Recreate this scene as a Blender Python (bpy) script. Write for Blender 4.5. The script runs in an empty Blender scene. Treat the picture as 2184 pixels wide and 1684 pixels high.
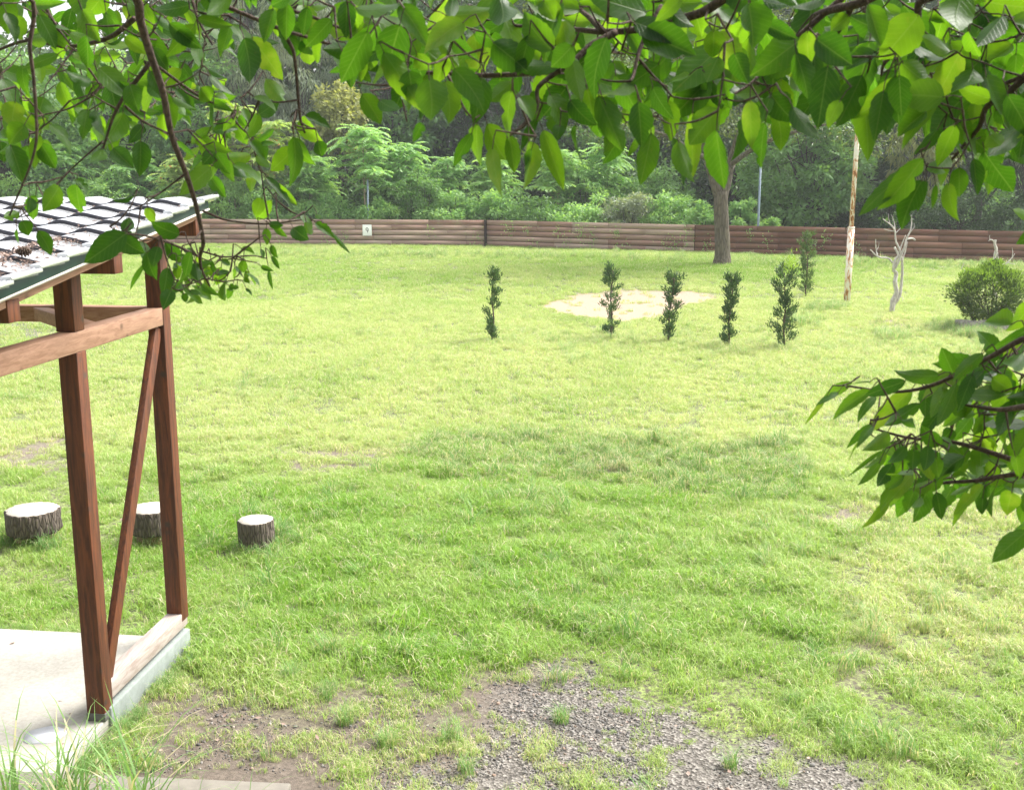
import bpy, math, random
import numpy as np
from mathutils import Vector, Matrix
R = math.radians
HAZE = .0007
random.seed(7); rng = np.random.default_rng(7)
sc = bpy.context.scene
COL = sc.collection

# ------------------------------------------------------------------ camera, sky, sun, exposure
CAMZ, PITCH, FV, CX, CY = 3.4, R(11.3), 2362.0, 1092.0, 842.0
cam_d = bpy.data.cameras.new('camera'); cam = bpy.data.objects.new('camera', cam_d); COL.objects.link(cam)
cam.location = (0, 0, CAMZ); cam.rotation_euler = (R(90) - PITCH, 0, 0)
cam_d.sensor_width = 36; cam_d.lens = FV / 2184 * 36; cam_d.clip_end = 1000; cam_d.clip_start = 0.05
cam_d.dof.use_dof = True; cam_d.dof.focus_distance = 14; cam_d.dof.aperture_fstop = 13
sc.camera = cam
SUN_EL, SUN_AZ = R(52), R(62)          # azimuth clockwise from +Y (the view direction)
w = bpy.data.worlds.new('World'); sc.world = w; w.use_nodes = True
nt = w.node_tree; nt.nodes.clear()
sky = nt.nodes.new('ShaderNodeTexSky'); sky.sky_type = 'NISHITA'; sky.sun_disc = False
sky.sun_elevation = SUN_EL; sky.sun_rotation = SUN_AZ; sky.dust_density = 4; sky.air_density = 1.2
hs = nt.nodes.new('ShaderNodeHueSaturation'); hs.inputs['Saturation'].default_value = 0.16
bg = nt.nodes.new('ShaderNodeBackground'); bg.inputs['Strength'].default_value = 0.135
wo = nt.nodes.new('ShaderNodeOutputWorld')
nt.links.new(sky.outputs[0], hs.inputs['Color']); nt.links.new(hs.outputs[0], bg.inputs['Color']); nt.links.new(bg.outputs[0], wo.inputs['Surface'])
sd = bpy.data.lights.new('sun', 'SUN'); sd.energy = 2.0; sd.angle = R(24); sd.color = (1, .95, .86)
so = bpy.data.objects.new('sun', sd); COL.objects.link(so)
sdir = Vector((math.sin(SUN_AZ) * math.cos(SUN_EL), math.cos(SUN_AZ) * math.cos(SUN_EL), math.sin(SUN_EL)))
so.rotation_euler = (-sdir).to_track_quat('-Z', 'Y').to_euler(); so.location = (0, 0, 30)
sc.view_settings.view_transform = 'Standard'; sc.view_settings.look = 'None'
sc.view_settings.exposure = 1.66; sc.view_settings.gamma = 1
sc.render.engine = 'CYCLES'
sc.cycles.max_bounces = 8; sc.cycles.transparent_max_bounces = 8; sc.cycles.transmission_bounces = 6

# ------------------------------------------------------------------ photograph measures -> world
SP, CP = math.sin(PITCH), math.cos(PITCH)
def ray(u, v):
    X = (u - CX) / FV; Y = (CY - v) / FV
    return np.array([X, CP + Y * SP, -SP + Y * CP])
def G(u, v, z=0.0):                    # where the line of sight meets the height z
    d = ray(u, v); t = (z - CAMZ) / d[2]; return np.array([d[0] * t, d[1] * t, z])
def D(u, v, y):                        # ... or the distance y
    d = ray(u, v); t = y / d[1]; return np.array([d[0] * t, y, CAMZ + d[2] * t])
def proj(x, y, z):
    dz = z - CAMZ; zc = y * CP - dz * SP; yc = y * SP + dz * CP
    zc = np.maximum(zc, .05)
    return CX + FV * x / zc, CY - FV * yc / zc

# ------------------------------------------------------------------ noise
def _hash(ix, iy, s):
    h = (ix.astype(np.int64) * 374761393 + iy.astype(np.int64) * 668265263 + s * 974711) & 0xffffffff
    h = ((h ^ (h >> 13)) * 1274126177) & 0xffffffff
    return ((h ^ (h >> 16)) & 0xffff) / 65535.0
def vnoise(x, y, s=0):
    x = np.asarray(x, float); y = np.asarray(y, float)
    ix = np.floor(x); iy = np.floor(y); fx = x - ix; fy = y - iy
    fx = fx * fx * (3 - 2 * fx); fy = fy * fy * (3 - 2 * fy)
    a = _hash(ix, iy, s); b = _hash(ix + 1, iy, s); c = _hash(ix, iy + 1, s); d = _hash(ix + 1, iy + 1, s)
    return (a * (1 - fx) + b * fx) * (1 - fy) + (c * (1 - fx) + d * fx) * fy
def fbm(x, y, s=0, o=4):
    t = 0; a = .5; n = 0
    for i in range(o):
        t = t + a * vnoise(np.asarray(x) * 2 ** i, np.asarray(y) * 2 ** i, s + i * 17); n += a; a *= .55
    return t / n
def smooth(a, b, x):
    t = np.clip((x - a) / (b - a), 0, 1); return t * t * (3 - 2 * t)
def inpoly(u, v, P):
    ins = np.zeros(np.shape(u), bool); n = len(P)
    for i in range(n):
        x1, y1 = P[i]; x2, y2 = P[(i + 1) % n]
        c = ((y1 > v) != (y2 > v)) & (u < (x2 - x1) * (v - y1) / (y2 - y1 + 1e-9) + x1)
        ins ^= c
    return ins

# ------------------------------------------------------------------ tagging and mesh helpers
def tag(o, label=None, cat=None, group=None, kind=None):
    if label: o['label'] = label
    if cat: o['category'] = cat
    if group: o['group'] = group
    if kind: o['kind'] = kind
    return o
def thing(name, loc, label, cat, group=None):
    o = bpy.data.objects.new(name, None); COL.objects.link(o); o.location = tuple(float(c) for c in loc)
    o.empty_display_size = .2
    return tag(o, label, cat, group)
def npmesh(name, V, F, mat, parent=None, smooth_=False, attrs=None, uv=None, link=True, mats=None, mi=None, origin=None):
    V = np.asarray(V, np.float32).reshape(-1, 3)
    org = np.zeros(3)
    if parent is not None:
        p = parent
        while p is not None: org = org + np.array(p.location); p = p.parent
    elif origin is not None: org = np.array(origin, float)
    V = (V - org.astype(np.float32))
    me = bpy.data.meshes.new(name)
    if isinstance(F, np.ndarray):
        k = F.shape[1]; idx = F.reshape(-1).astype(np.int32); st = np.arange(0, len(idx), k, dtype=np.int32); tot = np.full(len(F), k, np.int32)
    else:
        tot = np.array([len(f) for f in F], np.int32); idx = np.array([i for f in F for i in f], np.int32)
        st = np.concatenate([[0], np.cumsum(tot)[:-1]]).astype(np.int32)
    me.vertices.add(len(V)); me.vertices.foreach_set('co', V.reshape(-1))
    me.loops.add(len(idx)); me.loops.foreach_set('vertex_index', idx)
    me.polygons.add(len(tot)); me.polygons.foreach_set('loop_start', st); me.polygons.foreach_set('loop_total', tot)
    if smooth_: me.polygons.foreach_set('use_smooth', np.ones(len(tot), bool))
    if mi is not None: me.polygons.foreach_set('material_index', np.asarray(mi, np.int32))
    if attrs:
        for k, (dom, a) in attrs.items():
            at = me.attributes.new(k, 'FLOAT', dom); at.data.foreach_set('value', np.asarray(a, np.float32))
    if uv is not None:
        l = me.uv_layers.new(name='UVMap'); l.data.foreach_set('uv', np.asarray(uv, np.float32)[idx].reshape(-1))
    me.update(calc_edges=True); me.validate()
    for m in (mats or [mat]): me.materials.append(m)
    o = bpy.data.objects.new(name, me)
    if link: COL.objects.link(o)
    if parent is not None: o.parent = parent
    else: o.location = tuple(float(c) for c in org)
    return o
class MB:
    def __init__(s): s.v = []; s.f = []
    def box(s, c, hx, hy, hz, ax=(1, 0, 0), ay=(0, 1, 0), az=(0, 0, 1)):
        c, ax, ay, az = [np.array(q, float) for q in (c, ax, ay, az)]; n = len(s.v)
        for k in (-1, 1):
            for j in (-1, 1):
                for i in (-1, 1): s.v.append(c + ax * hx * i + ay * hy * j + az * hz * k)
        s.f += [tuple(n + q for q in f) for f in ((0, 2, 3, 1), (4, 5, 7, 6), (0, 1, 5, 4), (2, 6, 7, 3), (0, 4, 6, 2), (1, 3, 7, 5))]
        return s
    def beam(s, a, b, w_, h_, side):
        a = np.array(a, float); b = np.array(b, float); d = b - a; L = np.linalg.norm(d); d /= L
        sd_ = np.array(side, float); sd_ -= d * sd_.dot(d); sd_ /= np.linalg.norm(sd_); up = np.cross(sd_, d)
        return s.box((a + b) / 2, L / 2, w_ / 2, h_ / 2, d, sd_, up)
    def tube(s, pts, rad, n=8, cap=True, wob=0):
        pts = [np.array(p, float) for p in pts]; m = len(pts)
        if not hasattr(rad, '__len__'): rad = [rad] * m
        base = len(s.v); u = None
        for i, p in enumerate(pts):
            d = pts[min(i + 1, m - 1)] - pts[max(i - 1, 0)]; d = d / (np.linalg.norm(d) + 1e-9)
            if u is None:
                u = np.cross(d, (0, 0, 1) if abs(d[2]) < .9 else (1, 0, 0))
            u = u - d * u.dot(d); u /= (np.linalg.norm(u) + 1e-9); v = np.cross(d, u)
            for k in range(n):
                a = 2 * math.pi * k / n; r = rad[i] * (1 + (random.uniform(-wob, wob) if wob else 0))
                s.v.append(p + u * math.cos(a) * r + v * math.sin(a) * r)
        for i in range(m - 1):
            for k in range(n):
                a = base + i * n + k; b = base + i * n + (k + 1) % n
                s.f.append((a, b, b + n, a + n))
        if cap:
            s.f.append(tuple(base + k for k in range(n))[::-1]); s.f.append(tuple(base + (m - 1) * n + k for k in range(n)))
        return s
    def build(s, name, mat, parent=None, smooth_=False, bevel=0, origin=None, **k):
        o = npmesh(name, s.v, s.f, mat, parent, smooth_, origin=origin, **k)
        if bevel:
            b = o.modifiers.new('bevel', 'BEVEL'); b.width = bevel; b.segments = 2; b.limit_method = 'ANGLE'
        return o
def curve(pts, n=8):                    # Hermite curve through the points, tangents kept short so it never loops
    P = [np.array(p, float) for p in pts]; m = len(P); Ls = [np.linalg.norm(P[i + 1] - P[i]) for i in range(m - 1)]; T = []
    for i in range(m):
        d = P[min(i + 1, m - 1)] - P[max(i - 1, 0)]; d = d / (np.linalg.norm(d) + 1e-9); T.append(d * min(Ls[min(i, m - 2)], Ls[max(i - 1, 0)]))
    out = []
    for i in range(m - 1):
        for k in range(n):
            t = k / n; out.append((2 * t ** 3 - 3 * t * t + 1) * P[i] + (t ** 3 - 2 * t * t + t) * T[i] + (-2 * t ** 3 + 3 * t * t) * P[i + 1] + (t ** 3 - t * t) * T[i + 1])
    out.append(P[-1]); return out
def unit(a): return a / (np.linalg.norm(a, axis=-1, keepdims=True) + 1e-9)
def rdir(n, zb=0.0):
    a = rng.normal(size=(n, 3)); a[:, 2] += zb; return unit(a)
def cards(P, Dr, N, L, W, fold=.15, droop=0.0, mid=.45):
    """one folded leaf blade of two quads per row: base, edges, tip, midrib"""
    P = np.asarray(P, float); Dr = unit(np.asarray(Dr, float)); N = unit(N - Dr * (N * Dr).sum(1, keepdims=True)); S = np.cross(Dr, N)
    L = np.asarray(L, float)[:, None]; W = np.asarray(W, float)[:, None]; n = len(P)
    m = P + Dr * L * mid - N * W * fold
    V = np.stack([P, P + Dr * L * mid + S * W * .5, P + Dr * L - N * L * droop, P + Dr * L * mid - S * W * .5, m], 1).reshape(-1, 3)
    b = (np.arange(n) * 5)[:, None]
    F = np.concatenate([b + np.array([[0, 1, 4]]), b + np.array([[1, 2, 4]]), b + np.array([[0, 4, 3]]), b + np.array([[4, 2, 3]])], 1).reshape(-1, 3)
    return V, F

# ------------------------------------------------------------------ materials
def newmat(name):
    m = bpy.data.materials.new(name); m.use_nodes = True; t = m.node_tree; t.nodes.clear()
    out = t.nodes.new('ShaderNodeOutputMaterial'); p = t.nodes.new('ShaderNodeBsdfPrincipled'); t.links.new(p.outputs[0], out.inputs[0])
    return m, t, p, out
def noise(t, scale, detail=4, rough=.6, vec=None, dist=0):
    n = t.nodes.new('ShaderNodeTexNoise'); n.inputs['Scale'].default_value = scale; n.inputs['Detail'].default_value = detail
    n.inputs['Roughness'].default_value = rough; n.inputs['Distortion'].default_value = dist
    if vec is not None: t.links.new(vec, n.inputs['Vector'])
    return n.outputs['Fac']
def ramp(t, fac, stops, interp='LINEAR'):
    r = t.nodes.new('ShaderNodeValToRGB'); t.links.new(fac, r.inputs[0]); cr = r.color_ramp; cr.interpolation = interp
    while len(cr.elements) < len(stops): cr.elements.new(.5)
    for e, (p, c) in zip(cr.elements, stops): e.position = p; e.color = (*c, 1) if len(c) == 3 else c
    return r.outputs[0]
def g3(v): return (v, v, v)
def mix(t, fac, a, b, mode='MIX'):
    m = t.nodes.new('ShaderNodeMix'); m.data_type = 'RGBA'; m.blend_type = mode
    for s, x in ((m.inputs[0], fac), (m.inputs[6], a), (m.inputs[7], b)):
        if isinstance(x, (int, float)): s.default_value = x
        elif isinstance(x, tuple): s.default_value = (*x, 1) if len(x) == 3 else x
        else: t.links.new(x, s)
    return m.outputs[2]
def math_(t, op, a, b=0.0, clamp=False):
    m = t.nodes.new('ShaderNodeMath'); m.operation = op; m.use_clamp = clamp
    for s, x in ((m.inputs[0], a), (m.inputs[1], b)):
        if isinstance(x, (int, float)): s.default_value = x
        else: t.links.new(x, s)
    return m.outputs[0]
def attr(t, name, typ='GEOMETRY'):
    a = t.nodes.new('ShaderNodeAttribute'); a.attribute_name = name; a.attribute_type = typ; return a.outputs['Fac']
def pos(t, kind='world'):
    if kind == 'world': return t.nodes.new('ShaderNodeNewGeometry').outputs['Position']
    return t.nodes.new('ShaderNodeTexCoord').outputs['Object']
def scaled(t, vec, s):
    m = t.nodes.new('ShaderNodeMapping'); m.inputs['Scale'].default_value = s; t.links.new(vec, m.inputs['Vector']); return m.outputs[0]
def bump(t, p, h, strength=.4, dist=.02):
    b = t.nodes.new('ShaderNodeBump'); b.inputs['Strength'].default_value = strength; b.inputs['Distance'].default_value = dist
    t.links.new(h, b.inputs['Height']); t.links.new(b.outputs[0], p.inputs['Normal']); return b
def wood(name, c1, c2, c3=(.05, .03, .02), scale=1.0, rough=.7, knots=True, axis=0):
    m, t, p, o = newmat(name); v = pos(t, 'obj')
    s = [14, 14, 14]; s[axis] = 1.2
    n = noise(t, 3 * scale, 6, .65, scaled(t, v, tuple(s)), .6); c = ramp(t, n, [(.38, c1), (.62, c2)])
    n2 = noise(t, 2.2, 3, .6, v); c = mix(t, math_(t, 'MULTIPLY', n2, .55), c, tuple(q * .55 for q in c1))
    if knots:
        vo = t.nodes.new('ShaderNodeTexVoronoi'); vo.inputs['Scale'].default_value = 5.5; t.links.new(v, vo.inputs['Vector'])
        k = ramp(t, vo.outputs['Distance'], [(.06, g3(1)), (.17, g3(0))]); c = mix(t, k, c, c3)
    t.links.new(c, p.inputs['Base Color']); p.inputs['Roughness'].default_value = rough
    bump(t, p, n, .3, .004); return m
def leafmat(name, a, b, tr=.4, rough=.45, trcol=None, attrn='rnd', dry=None, spec=.4):
    """leaf blade: colour varies leaf by leaf, light passes through"""
    m, t, p, out = newmat(name); r = attr(t, attrn)
    n = noise(t, .35, 3, .6, pos(t)); f = math_(t, 'ADD', math_(t, 'MULTIPLY', r, .65), math_(t, 'MULTIPLY', n, .5), True)
    c = ramp(t, f, [(.2, a), (.85, b)])
    if dry: c = mix(t, ramp(t, r, [(.955, g3(0)), (.97, g3(1))]), c, dry)
    t.links.new(c, p.inputs['Base Color']); p.inputs['Roughness'].default_value = rough; p.inputs['Specular IOR Level'].default_value = spec
    tl = t.nodes.new('ShaderNodeBsdfTranslucent'); k = trcol or (1.5, 1.45, .6)
    t.links.new(mix(t, 1.0, c, k, 'MULTIPLY'), tl.inputs['Color'])
    ms = t.nodes.new('ShaderNodeMixShader'); ms.inputs[0].default_value = tr
    t.links.new(p.outputs[0], ms.inputs[1]); t.links.new(tl.outputs[0], ms.inputs[2]); t.links.new(ms.outputs[0], out.inputs[0])
    return m
def barkmat(name, a, b, sc_=6, st=(1, 1, .18), bs=.8, bd=.03):
    m, t, p, o = newmat(name); v = scaled(t, pos(t, 'obj'), st)
    n = noise(t, sc_, 8, .7, v, .4); vo = t.nodes.new('ShaderNodeTexVoronoi'); vo.inputs['Scale'].default_value = sc_ * 1.6; vo.feature = 'DISTANCE_TO_EDGE'
    t.links.new(v, vo.inputs['Vector']); e = ramp(t, vo.outputs[0], [(0, g3(0)), (.22, g3(1))])
    h = mix(t, .5, e, n); t.links.new(mix(t, h, a, b), p.inputs['Base Color']); p.inputs['Roughness'].default_value = .9
    bump(t, p, h, bs, bd); return m
def plain(name, c, rough=.6, n=0.15, sc_=8, metal=0, bs=.15):
    m, t, p, o = newmat(name); f = noise(t, sc_, 6, .65, pos(t, 'obj'))
    t.links.new(ramp(t, f, [(.25, tuple(q * (1 - n) for q in c)), (.75, tuple(min(1, q * (1 + n)) for q in c))]), p.inputs['Base Color'])
    p.inputs['Roughness'].default_value = rough; p.inputs['Metallic'].default_value = metal; bump(t, p, f, bs, .01); return m

# ------------------------------------------------------------------ ground: masks laid out in plan
GRAVEL = [(600, 1760), (730, 1660), (860, 1640), (960, 1590), (1040, 1540), (1130, 1500), (1215, 1440), (1330, 1436), (1390, 1490), (1500, 1540), (1640, 1560), (1760, 1585), (1850, 1640), (1890, 1760), (1900, 2300), (600, 2300)]
DIRT = [(180, 1640), (230, 1530), (330, 1450), (430, 1440), (520, 1475), (640, 1470), (800, 1490), (950, 1450), (1150, 1430), (1300, 1430), (1350, 1600), (1000, 1760), (800, 2300), (100, 2300)]
SAND = [(1155, 652), (1190, 640), (1250, 628), (1330, 622), (1400, 620), (1470, 622), (1530, 634), (1500, 646), (1470, 652), (1440, 668), (1400, 682), (1330, 684), (1240, 680), (1190, 668)]
STRIP = [(-400, 690), (150, 688), (330, 690), (440, 692), (430, 704), (300, 716), (150, 730), (-400, 760)]
BARE = [[(1245, 982), (1300, 975), (1380, 982), (1370, 1005), (1260, 1010)], [(560, 985), (700, 950), (900, 955), (860, 990), (640, 1015)],
        [(1700, 995), (1780, 990), (1790, 1005), (1710, 1010)], [(1830, 700), (1900, 675), (1960, 690), (1930, 710)], [(2050, 1095), (2183, 1080), (2250, 1120), (2100, 1130)],
        [(1680, 1090), (1860, 1060), (1900, 1095), (1760, 1120)], [(-60, 930), (140, 925), (160, 990), (-60, 1010)], [(1760, 1420), (1900, 1380), (1960, 1420), (1850, 1470)]]
TALL = [(840, 945), (1000, 925), (1250, 935), (1450, 940), (1690, 945), (1740, 1010), (1640, 1075), (1440, 1060), (1250, 1045), (1080, 1030), (900, 1010)]
LUSH = [(380, 1030), (700, 1060), (1100, 1040), (1500, 1060), (1750, 1130), (1800, 1250), (1700, 1400), (1300, 1430), (900, 1450), (600, 1480), (380, 1480)]
DRYZ = [(1700, 1080), (2300, 1050), (2300, 1320), (2100, 1420), (1900, 1480), (1800, 1330), (1820, 1200)]
O2 = np.array([-2.56, 6.37]); TH = R(6.5)
dA = np.array([math.sin(TH), math.cos(TH), 0]); dB = np.array([math.cos(TH), -math.sin(TH), 0])
def sr(x, y):
    rx = x - O2[0]; ry = y - O2[1]; return rx * dA[0] + ry * dA[1], rx * dB[0] + ry * dB[1]
def S(s, r, z): return np.array([O2[0], O2[1], 0]) + dA * s + dB * r + np.array([0, 0, z])
def hgt(x, y):
    b = 1.8 * smooth(5.3, 2.2, y)
    return b + (fbm(x * .9, y * .9, 3, 3) - .5) * .035 * smooth(4, 8, y) + (fbm(x * .09, y * .09, 9, 2) - .5) * .10 * smooth(12, 25, y)
def masks(x, y):
    u, v = proj(x, y, 0.0 * x)
    px = 85 * smooth(700, 1500, v) + 7
    du = (fbm(x * 2.2, y * 2.2, 21, 6) - .5) * px * 4; dv = (fbm(x * 2.2, y * 2.2, 33, 6) - .5) * px * 2.0
    uu = u + du; vv = v + dv
    def soft(P, k=1.0):
        a = 0.0
        for ox, oy in ((0, 0), (.3, 0), (-.3, 0), (0, .22), (0, -.22), (.15, .1), (-.15, -.1)):
            a = a + inpoly(uu + ox * px * k, vv + oy * px * k, P)
        return a / 7.0
    gravel = soft(GRAVEL, 2.4); dirt = soft(DIRT, 2.6); sand = soft(SAND, .6); strip = soft(STRIP) * .75; bare = sum(soft(b) for b in BARE)
    tall = soft(TALL); lush = soft(LUSH, 2); dry = soft(DRYZ, 2)
    return dict(gravel=np.clip(gravel + strip, 0, 1), dirt=np.clip(dirt, 0, 1), sand=sand, bare=np.clip(bare, 0, 1) * (.35 + .65 * smooth(.42, .6, fbm(x * 3, y * 3, 71))),
                tall=tall, lush=lush, dry=dry, u=u, v=v)
def axis_pts(lo, f0, f1, hi, d, g):
    a = list(np.arange(f0, f1, d)); x = f1; s = d
    while x < hi: a.append(x); s *= g; x += s
    a.append(hi); x = f0; s = d; b = []
    while x > lo:
        s *= g; x -= s; b.append(max(x, lo))
    return np.array(sorted(set(b + a)))
gx = axis_pts(-260, -5, 6.5, 260, .06, 1.05); gy = axis_pts(-20, 4.6, 14, 300, .055, 1.03)
XX, YY = np.meshgrid(gx, gy); ZZ = hgt(XX, YY)
M_ = masks(XX.ravel(), YY.ravel()); nx, ny = len(gx), len(gy)
ii = (np.arange(ny - 1)[:, None] * nx + np.arange(nx - 1)[None]).ravel()
m, t, p, o = newmat('lawn_ground'); v = pos(t)
sxy = t.nodes.new('ShaderNodeSeparateXYZ'); t.links.new(v, sxy.inputs[0]); YPOS = math_(t, 'MULTIPLY', math_(t, 'SUBTRACT', sxy.outputs[1], 54.5), 1.0, True); nf = noise(t, 26, 8, .75, v); nm = noise(t, 1.3, 5, .6, v); nb = noise(t, 150, 3, .6, v)
soil = ramp(t, nf, [(.3, (.04, .031, .024)), (.55, (.10, .078, .060)), (.75, (.22, .18, .145))])
gr = mix(t, nm, (.13, .24, .035), (.27, .36, .08)); gr = mix(t, ramp(t, nf, [(.5, g3(0)), (.8, g3(1))]), gr, (.34, .34, .15))
c = mix(t, ramp(t, nf, [(.44, g3(0)), (.6, g3(1))]), soil, gr)
vo = t.nodes.new('ShaderNodeTexVoronoi'); vo.inputs['Scale'].default_value = 55; t.links.new(v, vo.inputs['Vector'])
gvc = mix(t, .45, vo.outputs['Color'], g3(.5), 'MIX')
bw = t.nodes.new('ShaderNodeRGBToBW'); t.links.new(gvc, bw.inputs[0])
grv = ramp(t, bw.outputs[0], [(.3, (.055, .048, .04)), (.5, (.135, .12, .105)), (.7, (.25, .23, .205))])
snd = ramp(t, nf, [(.3, (.25, .175, .12)), (.7, (.40, .30, .225))])
br = ramp(t, nf, [(.3, (.075, .058, .046)), (.7, (.25, .205, .165))])
c = mix(t, attr(t, 'dirt'), c, mix(t, .5, soil, br)); c = mix(t, attr(t, 'bare'), c, br)
gfac = ramp(t, math_(t, 'ADD', math_(t, 'MULTIPLY', attr(t, 'gravel'), .8), math_(t, 'MULTIPLY', noise(t, 7, 6, .7, v), .6)), [(.55, g3(0)), (.95, g3(1))])
c = mix(t, gfac, c, grv); c = mix(t, ramp(t, math_(t, 'ADD', YPOS, 0.0), [(0, g3(0)), (1, g3(1))]), c, (.03, .035, .015)); c = mix(t, attr(t, 'sand'), c, snd)
t.links.new(c, p.inputs['Base Color']); p.inputs['Roughness'].default_value = .95
bump(t, p, mix(t, attr(t, 'gravel'), nf, vo.outputs['Distance']), .7, .02)
ground = npmesh('ground', np.stack([XX.ravel(), YY.ravel(), ZZ.ravel()], 1), np.stack([ii, ii + 1, ii + nx + 1, ii + nx], 1), m, None, True,
                {k: ('POINT', M_[k]) for k in ('gravel', 'dirt', 'sand', 'bare')})
tag(ground, 'grassy park lawn with gravel, bare soil and a sandy patch', 'ground', kind='structure')

# ------------------------------------------------------------------ grass (nobody could count it)
def blades_proto(name, n, rad, h, w_, lean, mat, seed, seg=3):
    r = np.random.default_rng(seed); V = []; F = []; A = []
    for i in range(n):
        a = r.uniform(0, 6.283); q = rad * math.sqrt(r.uniform()); b = np.array([math.cos(a) * q, math.sin(a) * q, -.008])
        L = h * r.uniform(.55, 1.15); az = r.uniform(0, 6.283); dr = np.array([math.cos(az), math.sin(az), 0]); sd_ = np.array([-dr[1], dr[0], 0])
        ln = lean * r.uniform(.3, 1.3); k0 = len(V); ww = w_ * r.uniform(.7, 1.2)
        for j in range(seg + 1):
            tt = j / seg; ang = ln * tt * tt
            pnt = b + dr * (L * tt * math.sin(ang)) + np.array([0, 0, L * tt * math.cos(ang * .9)])
            hw = ww * .5 * (1 - tt ** 2.2)
            if j < seg: V += [pnt - sd_ * hw, pnt + sd_ * hw]
            else: V.append(pnt)
        for j in range(seg - 1): F.append((k0 + 2 * j, k0 + 2 * j + 1, k0 + 2 * j + 3, k0 + 2 * j + 2)); A.append(r.uniform())
        F.append((k0 + 2 * seg - 2, k0 + 2 * seg - 1, k0 + 2 * seg)); A.append(A[-1])
    return npmesh(name, V, F, mat, attrs={'rnd': ('FACE', A)}, link=False)
def grassmat(name, green, lime, dryc, tr=.38):
    m, t, p, out = newmat(name); r = attr(t, 'rnd'); tint = attr(t, 'tint', 'INSTANCER'); dry = attr(t, 'dry', 'INSTANCER')
    n = noise(t, .8, 4, .6, pos(t)); f = math_(t, 'ADD', tint, math_(t, 'MULTIPLY', math_(t, 'SUBTRACT', n, .5), .9), True)
    f = math_(t, 'ADD', f, math_(t, 'MULTIPLY', math_(t, 'SUBTRACT', r, .5), .45), True)
    c = mix(t, f, green, lime)
    d = math_(t, 'GREATER_THAN', math_(t, 'ADD', dry, math_(t, 'MULTIPLY', n, .15)), r)
    c = mix(t, d, c, dryc); t.links.new(c, p.inputs['Base Color']); p.inputs['Roughness'].default_value = .5; p.inputs['Specular IOR Level'].default_value = .35
    tl = t.nodes.new('ShaderNodeBsdfTranslucent'); t.links.new(mix(t, 1.0, c, (1.4, 1.4, .8), 'MULTIPLY'), tl.inputs['Color'])
    ms = t.nodes.new('ShaderNodeMixShader'); ms.inputs[0].default_value = tr
    t.links.new(p.outputs[0], ms.inputs[1]); t.links.new(tl.outputs[0], ms.inputs[2]); t.links.new(ms.outputs[0], out.inputs[0]); return m
GM = grassmat('grass_blades', (.20, .36, .045), (.41, .50, .19), (.60, .54, .38))
GT = grassmat('coarse_grass_blades', (.13, .27, .07), (.32, .46, .18), (.55, .50, .33))
def scatter(name, protos, P, scale, tint, dry, label, cat, zrot=None, tilt=.12):
    pc = bpy.data.collections.new(name + '_kinds')
    for q in protos: pc.objects.link(q)
    n = len(P); me = bpy.data.meshes.new(name); me.vertices.add(n); me.vertices.foreach_set('co', np.asarray(P, np.float32).reshape(-1))
    for k, a in (('scl', scale), ('tint', tint), ('dry', dry)):
        at = me.attributes.new(k, 'FLOAT', 'POINT'); at.data.foreach_set('value', np.asarray(a, np.float32))
    at = me.attributes.new('kind_index', 'INT', 'POINT'); at.data.foreach_set('value', rng.integers(0, len(protos), n).astype(np.int32))
    rot = np.stack([rng.normal(0, tilt, n), rng.normal(0, tilt, n), rng.uniform(0, 6.283, n)], 1).astype(np.float32)
    at = me.attributes.new('rot', 'FLOAT_VECTOR', 'POINT'); at.data.foreach_set('vector', rot.reshape(-1))
    o = bpy.data.objects.new(name, me); COL.objects.link(o)
    ng = bpy.data.node_groups.new(name + '_scatter', 'GeometryNodeTree')
    ng.interface.new_socket('Geometry', in_out='INPUT', socket_type='NodeSocketGeometry'); ng.interface.new_socket('Geometry', in_out='OUTPUT', socket_type='NodeSocketGeometry')
    gi = ng.nodes.new('NodeGroupInput'); go = ng.nodes.new('NodeGroupOutput'); ip = ng.nodes.new('GeometryNodeInstanceOnPoints')
    ci = ng.nodes.new('GeometryNodeCollectionInfo'); ci.inputs['Collection'].default_value = pc; ci.inputs['Separate Children'].default_value = True; ci.inputs['Reset Children'].default_value = True
    def na(k, ty):
        a = ng.nodes.new('GeometryNodeInputNamedAttribute'); a.data_type = ty; a.inputs['Name'].default_value = k; return a.outputs['Attribute']
    L = ng.links.new
    L(gi.outputs[0], ip.inputs['Points']); L(ci.outputs[0], ip.inputs['Instance']); ip.inputs['Pick Instance'].default_value = True
    L(na('kind_index', 'INT'), ip.inputs['Instance Index']); L(na('scl', 'FLOAT'), ip.inputs['Scale'])
    er = ng.nodes.new('FunctionNodeEulerToRotation'); L(na('rot', 'FLOAT_VECTOR'), er.inputs[0]); L(er.outputs[0], ip.inputs['Rotation'])
    L(ip.outputs[0], go.inputs[0])
    md = o.modifiers.new('scatter', 'NODES'); md.node_group = ng
    tag(o, label, cat, kind='stuff'); return o
def sample_ground(n, y0, y1, marg=.16):
    n = int(n * (1.2 if y1 < 40 else 1.12)); marg = marg if y1 < 40 else .08
    y = np.sqrt(rng.uniform(y0 * y0, y1 * y1, n)); x = rng.uniform(-1, 1, n) * (.462 + marg) * y + rng.choice([-1, 1], n) * .3
    return x, y
def on_slab(x, y, g=.0):
    s, r = sr(x, y); return (s < 1.26 + g) & (s > -1.7) & (r < .1 + g) & (r > -3.2)
KERB_Y = (5.62, 5.86)
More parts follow.
